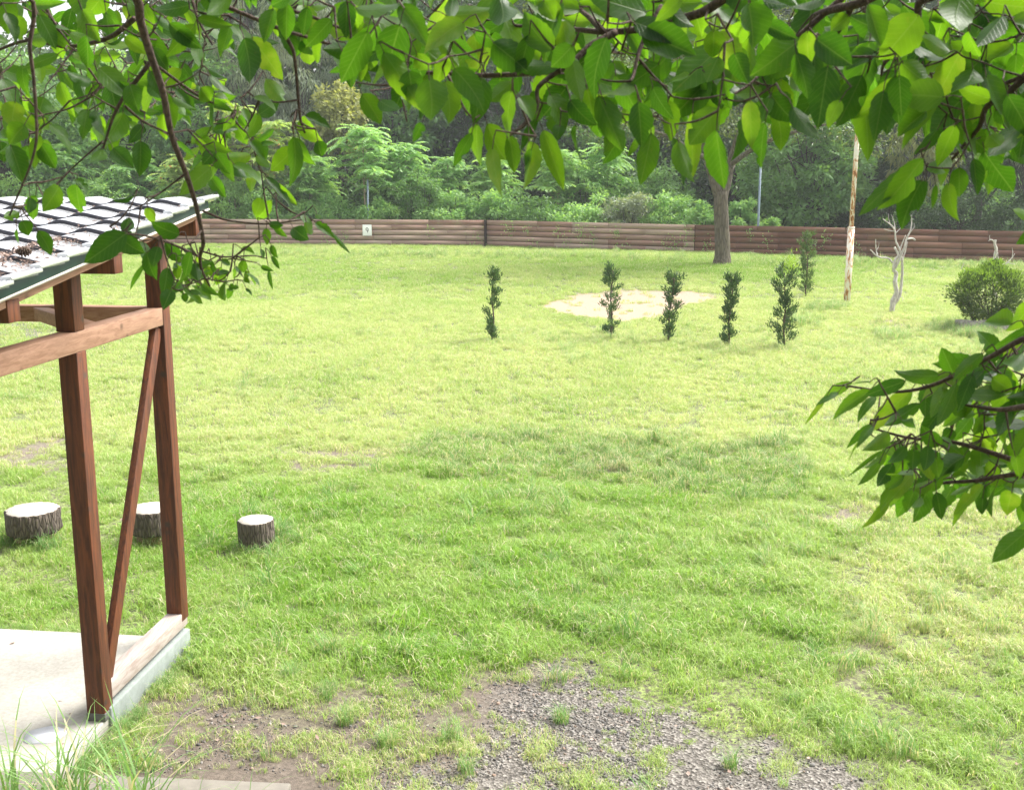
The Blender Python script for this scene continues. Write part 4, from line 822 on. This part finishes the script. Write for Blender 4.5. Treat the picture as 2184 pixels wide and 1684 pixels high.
# ------------------------------------------------------------------ overhanging cherry trees near the camera
m, t, p, out = newmat('cherry_leaf'); uvn = t.nodes.new('ShaderNodeUVMap'); sx = t.nodes.new('ShaderNodeSeparateXYZ'); t.links.new(uvn.outputs[0], sx.inputs[0])
au = math_(t, 'ABSOLUTE', math_(t, 'SUBTRACT', sx.outputs[0], .5)); ph = math_(t, 'SUBTRACT', math_(t, 'MULTIPLY', sx.outputs[1], 9.0), math_(t, 'MULTIPLY', au, 5.0))
fr = math_(t, 'ABSOLUTE', math_(t, 'SUBTRACT', math_(t, 'FRACT', ph), .5)); vein = ramp(t, fr, [(.0, g3(1)), (.09, g3(0))]); midr = ramp(t, au, [(.006, g3(1)), (.03, g3(0))])
vv_ = math_(t, 'MAXIMUM', math_(t, 'MULTIPLY', vein, .55), midr); rn = attr(t, 'rnd'); nz = noise(t, 40, 4, .6, pos(t))
c = ramp(t, math_(t, 'ADD', math_(t, 'MULTIPLY', rn, .7), math_(t, 'MULTIPLY', nz, .3)), [(.15, (.014, .042, .008)), (.8, (.036, .088, .014)), (.97, (.10, .15, .03))])
c = mix(t, math_(t, 'MULTIPLY', vv_, .35), c, (.16, .24, .07)); spots = ramp(t, noise(t, 75, 2, .5, pos(t)), [(.70, g3(0)), (.74, g3(1))]); c = mix(t, math_(t, 'MULTIPLY', spots, .5), c, (.16, .09, .03))
t.links.new(c, p.inputs['Base Color']); p.inputs['Roughness'].default_value = .42; p.inputs['Specular IOR Level'].default_value = .3
bump(t, p, math_(t, 'SUBTRACT', 1.0, vv_), .35, .002)
tl_ = t.nodes.new('ShaderNodeBsdfTranslucent'); tc = ramp(t, math_(t, 'ADD', math_(t, 'MULTIPLY', rn, .7), math_(t, 'MULTIPLY', nz, .3)), [(.10, (.05, .17, .006)), (.45, (.12, .32, .008)), (.8, (.27, .52, .012)), (.97, (.5, .6, .05))])
tc = mix(t, math_(t, 'MULTIPLY', vv_, .25), tc, (.45, .6, .12)); t.links.new(tc, tl_.inputs['Color'])
ms = t.nodes.new('ShaderNodeMixShader'); ms.inputs[0].default_value = .46; t.links.new(p.outputs[0], ms.inputs[1]); t.links.new(tl_.outputs[0], ms.inputs[2]); t.links.new(ms.outputs[0], out.inputs[0]); CL = m
CB = barkmat('cherry_bark', (.035, .022, .018), (.12, .075, .06), 60, (1, 1, .5), .6, .004)
NT, NS = 14, 5
tq = np.linspace(0, 1, NT + 1); shp = (tq ** .72) * (1 - tq) ** 1.02; shp = shp / shp.max(); shp += .035 * np.where(tq > .02, 1, 0) * (1 - tq) ** .3 * (tq < 1)
shp = shp * np.where(np.arange(NT + 1) % 2 == 0, 1.0, .93); shp[0] = .0; shp[-1] = 0
sq = np.linspace(-1, 1, NS)
def leafmesh(P, Dr, N, L, W, curl, fold, seed, twist):
    """cherry leaves: ovate, pointed, toothed, folded along the midrib and drooping"""
    P = np.asarray(P); Dr = unit(Dr); N = unit(N - Dr * (N * Dr).sum(1, keepdims=True)); Sd = np.cross(Dr, N); n = len(P)
    bt = np.random.default_rng(len(P)); bp = bt.uniform(.25, .9, n)[:, None]; bs_ = np.where(bt.uniform(size=(n, 2)) < .16, bt.uniform(.25, .8, (n, 2)), 0); bite = np.exp(-((tq[None, :] - bp) / .06) ** 2); edge = np.ones((n, NT + 1, NS)); edge[:, :, 0] -= bite * bs_[:, :1]; edge[:, :, -1] -= bite * bs_[:, 1:]; edge *= 1 + bt.normal(0, .02, edge.shape); edge = edge[..., None]
    T = tq[None, :, None, None]; Q = sq[None, None, :, None]; Wt = shp[None, :, None, None]
    L = L[:, None, None, None]; W = W[:, None, None, None]; cu = curl[:, None, None, None]; fo = fold[:, None, None, None]; tw = twist[:, None, None, None]
    e = lambda a: a[:, None, None, :]
    ang = tw * T; Sx = e(Sd) * np.cos(ang) + e(N) * np.sin(ang); Nx = e(N) * np.cos(ang) - e(Sd) * np.sin(ang)
    wav = .05 * np.sin(T * 14 + Q * 2 + seed[:, None, None, None]) * np.abs(Q)
    V = e(P) + e(Dr) * L * (T - .12 * cu * cu * T * T) + Sx * Q * Wt * W * .5 * edge + Nx * (-cu * L * T * T * .5 + (fo * np.abs(Q) + wav) * Wt * W * .5)
    m_ = (NT + 1) * NS; i, j = np.meshgrid(np.arange(NT), np.arange(NS - 1), indexing='ij'); q = (i * NS + j).ravel()
    f = np.stack([q, q + 1, q + NS + 1, q + NS], 1); F = (np.arange(n)[:, None, None] * m_ + f[None]).reshape(-1, 4)
    uv = np.stack(np.broadcast_arrays((sq[None, :] * .5 * shp[:, None]) + .5, tq[:, None]), -1).reshape(-1, 2); return V.reshape(-1, 3), F, np.tile(uv, (n, 1)), len(f)
class Foliage:
    def __init__(s): s.br = []; s.nodes = []; s.leaf = []
    def branch(s, pts, r0, r1):
        c = curve(pts, 6); rr = list(np.linspace(r0, r1, len(c))); s.br.append((c, rr))
        for p_ in c: s.nodes.append(p_)
    def add(s, bu, bv, tu, tv, w_, y, r, br=None):
        b = D(bu, bv, y); tip = D(tu, tv, y + r.normal(0, .022)); s.leaf.append((b, tip, w_ * y / FV, r.uniform() if br is None else br))
    def finish(s, th, r, seed):
        mb = None
        for c, rr in s.br: MB().tube(c, rr, 8, wob=.06).build('branch', CB, th, True)
        inN = [p_ for p_ in s.nodes if True]; N_ = np.array(inN); base = np.array([l[0] for l in s.leaf])
        d0 = np.array([np.min(((N_ - b) ** 2).sum(1)) for b in base]); order = np.argsort(d0); nodes = list(N_); mb = MB()
        for k in order:
            b = base[k]; dr_ = unit(s.leaf[k][1] - b); at_ = b - dr_ * .016 + np.array([0, 0, .008]) + r.normal(0, .003, 3); A = np.array(nodes); i = np.argmin(((A - at_) ** 2).sum(1)); q = A[i]; dist = np.linalg.norm(q - at_)
            mid = (q + at_) / 2 + np.array([0, 0, -.04 * dist]) + r.normal(0, .03, 3) * dist * .6
            mb.tube(curve([q, mid, at_], 3), list(np.linspace(.0024 if dist > .05 else .0016, .0013, 7)), 5, False); mb.tube([at_, (at_ + b) / 2 + np.array([0, 0, .003]), b + dr_ * .004], [.0011, .0009, .0008], 4, False)
            if dist > .04: nodes += [mid, at_]
            else: nodes.append(at_)
        mb.build('twigs', CB, th, True)
        n = len(s.leaf); B = base; Tp = np.array([l[1] for l in s.leaf]); Dr = unit(Tp - B); L = np.linalg.norm(Tp - B, axis=1); W = np.array([l[2] for l in s.leaf]) * 1.02; view = unit(np.array([0, 0, CAMZ]) - B)
        N = view + np.array([0, 0, .55]) + r.normal(0, .35, (n, 3)); flip = r.uniform(size=n) < .35; N[flip] *= -1
        V, F, uv, nf_ = leafmesh(B, Dr, N, L * 1.12, W, r.uniform(.0, .75, n), r.uniform(.05, .6, n), r.uniform(0, 6, n), r.normal(0, .5, n))
        npmesh('leaves', V, F, CL, th, True, {'rnd': ('FACE', np.repeat([l[3] for l in s.leaf], nf_))}, uv)
def fill(fo, poly, n, r, L=(.07, .10), dep=(1.7, 2.6), ang=55, wr=.52, mean=90):
    P = np.array(poly, float); lo_ = P.min(0); hi_ = P.max(0); k = 0; tries = 0
    while k < n and tries < n * 40:
        tries += 1; u, v = r.uniform(lo_, hi_)
        if not inpoly(np.array([u]), np.array([v]), poly)[0]: continue
        y = r.uniform(*dep); l = r.uniform(*L) * (1 if r.uniform() > .25 else .68); lp = l * FV / y * r.uniform(.65, 1.0); a = R(mean + r.normal(0, ang)); fo.add(u, v, u + lp * math.cos(a), v + lp * math.sin(a), l * wr * FV / y * r.uniform(.7, 1.1), y, r); k += 1
CC = leafmat('cherry_shade_crown', (.03, .08, .012), (.07, .15, .022), .35)
def upper(th, x0, x1, seed):  # unseen crown, added above and behind the camera to block sky light
    r = np.random.default_rng(seed); nc = 420; C = np.column_stack([r.uniform(x0, x1, nc), r.uniform(-7, 2.2, nc), r.uniform(5.0, 8.0, nc)]); bk = r.uniform(size=nc) < .5
    C[bk, 1] = r.uniform(-8, -3, bk.sum()); C[bk, 2] = r.uniform(2.6, 6, bk.sum()); idx = np.repeat(np.arange(nc), 70); n = len(idx); off = r.normal(0, .38, (n, 3))
    V, F = cards(C[idx] + off, r.normal(0, 1, (n, 3)) + np.array([0, 0, -.7]), r.normal(0, .6, (n, 3)) + np.array([0, 0, 1]), r.uniform(.09, .14, n), r.uniform(.05, .08, n))
    npmesh('crown', V, F, CC, th, attrs={'rnd': ('FACE', np.repeat(r.uniform(size=n), 4))})
# --- right hand tree: trunk beside the camera, limbs crossing the top of the view
r = np.random.default_rng(21)
tR = np.array([2.5, -.7, float(hgt(np.array([2.5]), np.array([-.7]))[0])]); thR = thing('cherry_tree', tR, 'near tree whose leafy branches hang across the top and right', 'tree', 'near trees overhanging the view')
MB().tube(curve([tR + np.array([0, 0, -.2]), tR + np.array([-.02, 0, .7]), tR + np.array([-.1, .1, 1.3]), tR + np.array([-.2, .4, 2.1])], 6), list(np.linspace(.17, .09, 19)), 16, wob=.04).build('trunk', TB, thR, True)
k1 = tR + np.array([-.1, .1, 1.3]); k2 = tR + np.array([-.2, .4, 2.1])
fo = Foliage(); c3 = lambda x, y: (1456 + x / 3, y / 3); c2 = lambda x, y: (728 + x / 3, y / 3); c7 = lambda x, y: (1658.8 + x * .3377, 616 + y * .3377)
def BR(f, pts, y0, y1): n_ = len(pts); return [D(*f(x, y), y0 + (y1 - y0) * i / (n_ - 1)) for i, (x, y) in enumerate(pts)]
fo.branch([k2, np.array([1.5, 1.0, 4.05])] + BR(c3, [(1160, 10), (970, 60), (850, 100), (850, 140)], 1.9, 2.1), .010, .0045)
fo.branch(BR(c3, [(1080, 40), (1040, 130), (960, 240), (850, 265)], 1.95, 2.1), .006, .0025)
fo.branch([k2, np.array([1.6, 1.2, 3.95])] + BR(c3, [(1540, 0), (1500, 130), (1400, 290), (1290, 410), (1270, 500)], 1.9, 2.05), .009, .002)
fo.branch([k2, np.array([1.6, 1.3, 3.75])] + BR(c3, [(2260, 440), (2120, 560), (1950, 680), (1900, 810), (1800, 930), (1690, 1060)], 1.85, 2.0), .009, .0022)
fo.branch(BR(c3, [(2230, 470), (2050, 540), (1900, 590)], 1.9, 2.0), .005, .002)
fo.branch([k2, np.array([1.2, 1.1, 4.1])] + BR(c2, [(2350, 60), (2080, 150), (1900, 190), (1680, 205), (1500, 190), (1280, 175), (1070, 160), (860, 110)], 1.95, 2.3), .010, .002)
fo.branch(BR(c2, [(1680, 205), (1560, 90), (1440, 0)], 2.05, 2.2), .006, .003)
fo.branch(BR(c2, [(1760, 205), (1600, 290), (1500, 380), (1400, 450), (1260, 560), (1250, 700), (1150, 810), (1060, 880)], 2.05, 1.95), .0065, .002)
fo.branch(BR(c2, [(1400, 450), (1200, 470), (930, 485), (680, 470), (480, 465), (330, 455), (260, 430)], 2.0, 2.2), .0055, .002)
fo.branch(BR(c2, [(680, 480), (730, 580), (790, 700), (870, 790)], 2.05, 2.0), .003, .0016); fo.branch(BR(c2, [(330, 460), (380, 600), (420, 780)], 2.15, 2.15), .0026, .0014)
fo.branch(BR(c2, [(2050, 40), (1960, 200), (1900, 350), (1870, 480), (1850, 520)], 2.0, 1.9), .005, .002); fo.branch(BR(c2, [(1905, 380), (1990, 480), (2050, 540), (2120, 620)], 1.95, 1.9), .003, .0016)
fo.branch(BR(c3, [(500, 470), (430, 540), (350, 590), (260, 640)], 2.0, 1.95), .003, .0016); fo.branch([D(*c3(1080, -60), 2.0)] + BR(c3, [(800, 180), (640, 330), (500, 470)], 2.0, 2.0), .006, .003)
H2 = [(870, 790, 835, 1130, 150), (965, 940, 990, 1245, 120), (1200, 900, 1240, 1205, 150), (1075, 860, 1115, 1095, 100), (1290, 830, 1412, 1165, 115), (1500, 800, 1500, 1035, 100), (1590, 640, 1662, 895, 115), (1460, 640, 1592, 805, 120),
      (1090, 580, 1020, 870, 160), (900, 495, 880, 765, 150), (1100, 520, 960, 640, 110), (840, 850, 715, 1055, 80), (560, 500, 600, 755, 210), (430, 450, 470, 625, 160), (130, 600, 255, 775, 130), (240, 640, 372, 742, 100), (395, 600, 462, 705, 95), (520, 790, 480, 872, 70),
      (1860, 500, 1680, 695, 170), (1900, 650, 1925, 915, 155), (1985, 850, 1930, 1155, 180), (1800, 850, 1690, 1035, 130), (1890, 880, 1860, 1005, 60), (2120, 880, 2184, 1160, 120), (1480, 370, 1520, 632, 140), (1610, 380, 1620, 640, 85), (1690, 740, 1700, 890, 110),
      (930, 790, 1045, 1035, 150), (1330, 600, 1465, 820, 170), (1250, 760, 1150, 935, 60), (240, 160, 125, 335, 140), (130, 350, 130, 512, 75), (60, 370, 60, 545, 95), (710, 260, 810, 360, 100), (480, 340, 560, 470, 120), (1990, 560, 2080, 750, 130), (2000, 800, 1940, 880, 90),
      (1220, 950, 1160, 1130, 70), (1380, 740, 1370, 850, 130), (1750, 820, 1700, 960, 90), (1400, 800, 1380, 880, 80), (1700, 700, 1740, 860, 120), (2090, 640, 2110, 880, 130), (1140, 620, 1230, 740, 130), (1700, 420, 1850, 470, 80), (1270, 60, 1360, 240, 130), (1290, 0, 1355, 108, 120)]
for a in H2: fo.add(*c2(a[0], a[1]), *c2(a[2], a[3]), a[4] / 3, r.uniform(1.8, 2.05), r)
H3 = [(230, 690, 60, 905, 180), (215, 830, 255, 1175, 175), (385, 760, 350, 1005, 125), (430, 640, 440, 925, 125), (530, 780, 470, 1065, 115), (560, 600, 690, 765, 165), (605, 725, 655, 962, 120), (700, 680, 822, 918, 135), (930, 420, 870, 785, 185), (1010, 640, 920, 795, 100),
      (1150, 480, 1005, 785, 170), (1160, 600, 1182, 975, 145), (1285, 580, 1235, 872, 150), (1385, 480, 1400, 722, 145), (1400, 400, 1570, 560, 170), (1720, 490, 1415, 715, 170), (1780, 640, 1555, 865, 180), (1860, 440, 1780, 665, 170), (1630, 650, 1390, 905, 100), (1640, 820, 1505, 985, 90),
      (1470, 1040, 1160, 1358, 125), (1540, 1010, 1290, 1335, 150), (1535, 1150, 1375, 1425, 165), (1560, 1150, 1500, 1335, 55), (1700, 1000, 1560, 1185, 130), (1700, 1170, 1715, 1392, 95), (1770, 1070, 1768, 1245, 115), (1860, 1010, 1888, 1228, 100), (1925, 965, 2095, 1225, 195), (2200, 740, 2160, 1005, 120),
      (1745, 800, 1638, 1035, 115), (1950, 820, 1880, 960, 90), (850, 250, 1065, 390, 190), (760, 250, 495, 445, 195), (1185, 30, 1265, 270, 150), (1720, 340, 1500, 250, 110), (1490, 290, 1695, 455, 170), (60, 720, 70, 1110, 110), (1960, 860, 2030, 940, 120), (1620, 1180, 1600, 1320, 40), (2000, 700, 2110, 780, 110), (1830, 200, 1870, 400, 110), (-30, 900, 40, 1160, 130),
      (230, 360, 160, 520, 130), (330, 340, 400, 510, 130), (700, 470, 800, 600, 150), (560, 620, 500, 780, 90), (420, 20, 470, 280, 240), (1290, 150, 1320, 280, 90), (2050, 100, 1900, 300, 150), (60, 20, 130, 230, 150), (1700, 900, 1850, 1010, 60), (1650, 1060, 1680, 1180, 100)]
for a in H3: fo.add(*c3(a[0], a[1]), *c3(a[2], a[3]), a[4] / 3, r.uniform(1.75, 2.02), r)
fill(fo, [(700, 0), (2200, 0), (2200, 200), (2050, 190), (1900, 170), (1750, 190), (1600, 210), (1450, 200), (1300, 220), (1150, 190), (1050, 150), (950, 150), (850, 140), (760, 70)], 330, r, L=(.085, .118), dep=(1.85, 2.6))
fill(fo, [(700, -160), (2300, -160), (2300, 0), (700, 0)], 130, r, dep=(1.7, 2.8))
fill(fo, [(1950, 200), (2200, 200), (2200, 330), (2080, 330), (1980, 260)], 22, r, dep=(1.8, 2.3)); fill(fo, [(760, 60), (1050, 140), (1000, 210), (820, 200)], 22, r, L=(.06, .09), dep=(2.0, 2.4))
# right edge cluster
kk = tR + np.array([-.05, .05, .95])
fo.branch([kk, np.array([1.7, .8, 3.15])] + BR(c7, [(1640, 300), (1340, 430), (1000, 600), (740, 650), (440, 612)], 1.85, 2.0), .007, .0018); fo.branch([np.array([1.7, .8, 3.15])] + BR(c7, [(1640, 740), (1400, 762), (1140, 725)], 1.8, 1.95), .008, .002)
fo.branch([np.array([1.7, .8, 3.15]), np.array([1.25, 1.5, 2.88])] + BR(c7, [(1600, 1120), (1400, 1050), (1120, 970), (830, 940), (600, 880)], 1.9, 2.05), .008, .002); fo.branch([np.array([1.25, 1.5, 2.88])] + BR(c7, [(1600, 1170), (1250, 1210), (1000, 1230), (760, 1290)], 1.95, 2.1), .006, .002)
H7 = [(1480, 230, 1320, 200, 180), (1380, 410, 1290, 270, 130), (1110, 540, 1040, 385, 105), (1300, 405, 1110, 560, 90), (1025, 545, 770, 565, 105), (810, 580, 570, 665, 95), (470, 590, 295, 670, 75), (590, 590, 440, 590, 30), (590, 640, 345, 775, 95), (620, 680, 500, 775, 70), (310, 680, 185, 838, 32), (385, 655, 265, 705, 45),
      (850, 630, 590, 880, 120), (900, 720, 680, 875, 90), (940, 600, 930, 795, 100), (1060, 615, 975, 795, 90), (1130, 590, 1030, 860, 100), (1030, 770, 895, 915, 100), (1230, 540, 1155, 730, 95), (1370, 600, 1205, 745, 110), (1450, 490, 1430, 900, 175), (1460, 430, 1340, 570, 110), (1500, 700, 1370, 920, 110), (1600, 560, 1500, 800, 110), (1600, 90, 1500, 250, 120), (1600, 240, 1375, 395, 75),
      (600, 850, 440, 985, 55), (570, 910, 408, 1068, 26), (700, 900, 575, 1035, 115), (600, 860, 515, 965, 55), (650, 980, 760, 1040, 90), (810, 990, 725, 1115, 80), (670, 1015, 465, 1160, 30), (690, 1035, 570, 1155, 65), (650, 1090, 530, 1235, 60), (770, 1035, 680, 1165, 90), (730, 1100, 635, 1245, 90), (860, 1010, 850, 1130, 105), (950, 985, 940, 1140, 95), (1020, 940, 1135, 1030, 95),
      (1070, 1070, 1060, 1200, 95), (1280, 1000, 1280, 1110, 135), (1170, 990, 1175, 1095, 90), (750, 1240, 630, 1370, 75), (710, 1320, 582, 1490, 60), (860, 1270, 815, 1395, 95), (930, 1210, 930, 1325, 90), (1000, 1280, 1045, 1445, 95), (900, 1310, 865, 1410, 70), (1250, 1220, 1075, 1320, 40), (1240, 1280, 1085, 1465, 60), (1300, 1230, 1125, 1410, 95), (1380, 1245, 1325, 1405, 105), (1480, 1280, 1450, 1395, 135), (1400, 1125, 1265, 1175, 85),
      (1600, 1220, 1455, 1235, 70), (1295, 1310, 1290, 1412, 80), (1490, 905, 1515, 1010, 70), (1330, 930, 1430, 965, 45), (1600, 1465, 1455, 1605, 80), (1180, 1060, 1130, 1180, 90), (1330, 1060, 1440, 1100, 70), (1500, 1060, 1530, 1160, 90), (1100, 880, 1050, 960, 90), (1230, 800, 1120, 950, 90), (1330, 800, 1250, 900, 90), (780, 830, 900, 860, 60), (800, 1180, 700, 1260, 60), (1100, 1180, 1200, 1160, 60), (1450, 1180, 1350, 1230, 70), (1000, 1060, 1010, 1180, 80),
      (1420, 380, 1220, 560, 110), (1550, 400, 1420, 560, 120), (1560, 620, 1640, 820, 140), (1350, 560, 1470, 640, 120), (1300, 520, 1190, 640, 90), (960, 1130, 900, 1230, 80), (820, 1100, 840, 1210, 90)]
for a in H7: fo.add(*c7(a[0], a[1]), *c7(a[2], a[3]), a[4] * .3377, r.uniform(1.85, 2.1), r)
fill(fo, [c7(1050, 560), c7(1600, 250), c7(1600, 1000), c7(1300, 900), c7(1100, 800)], 34, r, mean=110, dep=(1.9, 2.3)); fill(fo, [c7(700, 950), c7(1600, 1040), c7(1600, 1280), c7(800, 1250)], 46, r, L=(.055, .08), mean=115, ang=35, dep=(1.9, 2.3))
fill(fo, [(2190, 600), (2420, 560), (2420, 1150), (2190, 1150)], 60, r, mean=110, dep=(1.8, 2.3)); fill(fo, [(2190, 60), (2450, 60), (2450, 520), (2190, 480)], 50, r, dep=(1.8, 2.3))
fill(fo, [(2400, 640), (3300, 700), (3300, 1150), (2400, 1150)], 110, r, mean=110, dep=(1.5, 2.1)); fill(fo, [(2300, -300), (3300, -300), (3300, 420), (2300, 500)], 170, r, dep=(1.5, 2.4))
fo.finish(thR, r, 1); upper(thR, -.2, 7, 71)
# --- left hand tree
r = np.random.default_rng(22)
tL = np.array([-2.3, -.9, float(hgt(np.array([-2.3]), np.array([-.9]))[0])]); thL = thing('cherry_tree', tL, 'near tree whose thin branches droop over the shelter roof', 'tree', 'near trees overhanging the view')
MB().tube(curve([tL + np.array([0, 0, -.2]), tL + np.array([.05, .1, .8]), tL + np.array([.1, .3, 1.7]), tL + np.array([.3, .9, 2.5])], 6), list(np.linspace(.16, .07, 19)), 16, wob=.04).build('trunk', TB, thL, True)
k2 = tL + np.array([.3, .9, 2.5]); c1 = lambda x, y: (x / 3, y / 3); c4 = lambda x, y: (x * .2815, 379 + y * .2815); c8 = lambda x, y: (426.5 + x * .2821, 379 + y * .2821)
fo = Foliage()
fo.branch([k2, np.array([-1.3, 1.5, 4.25])] + BR(c1, [(860, -20), (900, 140), (960, 340), (1040, 580), (1100, 870), (1190, 1110), (1250, 1300)], 2.05, 2.2) + BR(c4, [(1540, 480), (1515, 600), (1530, 700), (1590, 820)], 2.22, 2.3), .0095, .0022)
fo.branch([k2] + BR(c1, [(180, -20), (190, 300), (215, 500), (235, 850), (200, 1040), (60, 1380)], 2.1, 2.15), .005, .0016)
fo.branch(BR(c1, [(960, 400), (780, 640), (720, 760), (660, 950)], 2.3, 2.3), .005, .0022); fo.branch(BR(c1, [(1000, 420), (1250, 600), (1450, 700), (1560, 720)], 2.3, 2.5), .0035, .0016)
fo.branch([k2, np.array([-1.0, 1.5, 4.3])] + BR(c1, [(1340, 0), (1440, 40), (1800, 190), (1950, 235), (2184, 310), (2450, 420)], 2.2, 2.3), .006, .0025); fo.branch([np.array([-1.0, 1.5, 4.3])] + BR(c1, [(1730, 0), (2000, 110), (2184, 180), (2430, 240), (2700, 300)], 2.2, 2.3), .0045, .002)
fo.branch(BR(c1, [(1800, 190), (1880, 340), (1920, 750), (1950, 850)], 2.25, 2.3), .0045, .002); fo.branch([k2] + BR(c1, [(240, 0), (380, 200), (560, 430), (650, 560)], 2.5, 2.6), .005, .002); fo.branch(BR(c1, [(1230, 0), (1270, 130), (1360, 290)], 2.4, 2.4), .0035, .002)
fo.branch(BR(c1, [(1190, 1110), (1030, 1230), (900, 1320)], 2.35, 2.4), .0022, .0014); fo.branch(BR(c1, [(-60, 340), (180, 260), (440, 300), (700, 240), (860, 120)], 2.6, 2.35), .003, .006); fo.branch(BR(c1, [(800, 680), (920, 780), (1100, 870), (1250, 1000), (1400, 1080)], 2.3, 2.5), .003, .0015)
fo.branch(BR(c4, [(1530, 700), (1380, 850), (1240, 800)], 2.35, 2.3), .002, .0014); fo.branch(BR(c8, [(20, 250), (200, 320), (500, 350), (760, 320), (930, 330)], 2.4, 2.4), .0026, .0014); fo.branch(BR(c4, [(1515, 600), (1300, 500), (1100, 440), (900, 420)], 2.35, 2.2), .003, .0016); fo.branch(BR(c4, [(1540, 560), (1700, 600), (1900, 590), (2000, 600)], 2.35, 2.45), .0022, .0012)
H1 = [(1560, 240, 1640, 530, 160), (1610, 235, 1800, 500, 140), (1440, 210, 1750, 290, 110), (1270, 10, 1530, 120, 100), (1080, 150, 1270, 300, 110), (700, 520, 740, 680, 150), (830, 540, 880, 700, 120), (1880, 870, 1905, 1165, 95), (1890, 950, 1750, 1080, 130), (1880, 880, 1960, 1050, 90), (900, 900, 900, 1105, 120), (650, 950, 620, 1085, 100), (720, 950, 840, 1065, 110),
      (1700, 1130, 1890, 1310, 65), (1740, 1280, 1630, 1420, 80), (490, 1180, 490, 1360, 150), (380, 1190, 310, 1330, 140), (230, 1250, 190, 1400, 100), (480, 1150, 570, 1220, 80), (560, 700, 530, 860, 100), (610, 700, 660, 860, 110), (160, 800, 60, 900, 130), (280, 620, 240, 760, 150), (100, 650, 60, 800, 150), (1280, 560, 1340, 640, 110), (1370, 620, 1500, 650, 90), (1340, 480, 1480, 600, 90), (1620, 620, 1760, 680, 100), (1700, 500, 1810, 640, 110),
      (1920, 760, 2020, 900, 110), (1950, 740, 2110, 800, 90), (2030, 900, 2060, 1000, 90), (1870, 800, 1930, 860, 80), (1300, 1000, 1200, 1100, 100), (1380, 980, 1450, 1100, 100), (1490, 1050, 1650, 1110, 80), (860, 1250, 740, 1290, 60), (940, 1330, 980, 1422, 70), (1600, 900, 1700, 1000, 70), (1640, 990, 1720, 1090, 60), (1280, 900, 1440, 960, 70), (1100, 900, 1240, 980, 90), (920, 800, 840, 900, 80)]
for a in H1: fo.add(*c1(a[0], a[1]), *c1(a[2], a[3]), a[4] / 3, r.uniform(2.15, 2.45), r)
H4 = [(960, 420, 670, 625, 190), (880, 430, 1050, 560, 170), (980, 300, 940, 415, 100), (1120, 230, 1150, 335, 95), (285, 400, 410, 575, 110), (130, 390, 120, 500, 45), (1100, 650, 960, 840, 40), (1110, 560, 1160, 770, 110), (1270, 680, 1250, 880, 110), (1300, 850, 1240, 965, 110), (1250, 490, 1390, 650, 110), (1360, 430, 1170, 370, 130), (1060, 480, 1110, 600, 110), (1200, 520, 1150, 650, 110), (170, 320, 220, 430, 110), (230, 150, 220, 260, 90), (1450, 560, 1400, 740, 100), (1480, 640, 1500, 770, 90), (150, 260, 40, 300, 80)]
for a in H4: fo.add(*c4(a[0], a[1]), *c4(a[2], a[3]), a[4] * .2815, r.uniform(2.1, 2.4), r)
H8 = [(470, 150, 410, 290, 100), (530, 10, 725, 210, 75), (750, 300, 850, 350, 95), (800, 330, 840, 440, 70), (700, 380, 800, 460, 120), (870, 340, 1000, 430, 80), (980, 400, 1120, 560, 38), (500, 380, 510, 495, 65), (520, 350, 620, 360, 60), (560, 370, 640, 440, 50), (880, 270, 930, 330, 60), (310, 540, 400, 550, 60), (540, 510, 570, 600, 50), (540, 590, 595, 680, 40), (460, 670, 540, 700, 40), (520, 700, 535, 825, 36), (340, 720, 460, 770, 70), (330, 620, 320, 720, 70), (460, 540, 480, 600, 40)]
for a in H8: fo.add(*c8(a[0], a[1]), *c8(a[2], a[3]), a[4] * .2821, r.uniform(2.2, 2.45), r)
fill(fo, [(0, 0), (400, 0), (520, 60), (480, 120), (450, 200), (330, 260), (250, 270), (140, 260), (0, 280)], 170, r, L=(.07, .105), dep=(2.25, 3.4), mean=60, ang=42, wr=.44)
fill(fo, [(350, 180), (480, 160), (560, 250), (560, 370), (430, 380), (380, 300)], 46, r, L=(.045, .075), dep=(2.2, 3.0), mean=60); fill(fo, [(560, 0), (760, 0), (760, 150), (700, 130), (620, 60)], 30, r, L=(.06, .09), dep=(2.1, 2.6))
fill(fo, [c4(1360, 520), c4(1560, 560), c4(1950, 700), c4(1950, 870), c4(1650, 850), c4(1400, 900), c4(1300, 780)], 60, r, L=(.025, .045), dep=(2.25, 2.5), mean=50); fill(fo, [(0, 250), (110, 260), (90, 310), (0, 330)], 10, r, L=(.06, .08), dep=(2.3, 3))
fill(fo, [(-300, -60), (0, 0), (0, 300), (-300, 250)], 60, r, dep=(2.2, 3.2)); fill(fo, [(-300, -250), (700, -200), (700, 0), (-200, 0)], 110, r, dep=(2.0, 3.2))
fill(fo, [(-900, -300), (-300, -200), (-300, 260), (-900, 300)], 110, r, dep=(1.9, 2.9))
fo.finish(thL, r, 2); upper(thL, -7, .2, 72)

# ------------------------------------------------------------------ humid air
m = bpy.data.materials.new('haze_air'); m.use_nodes = True; t = m.node_tree; t.nodes.clear(); out = t.nodes.new('ShaderNodeOutputMaterial'); pv = t.nodes.new('ShaderNodeVolumePrincipled')
pv.inputs['Color'].default_value = (.93, .97, 1, 1); pv.inputs['Density'].default_value = HAZE; pv.inputs['Anisotropy'].default_value = .3; t.links.new(pv.outputs[0], out.inputs['Volume'])
hz = MB().box((0, 140, 9.5), 270, 170, 11.5).build('haze', m); tag(hz, 'faint humid haze in the air over the park', 'haze', kind='stuff')
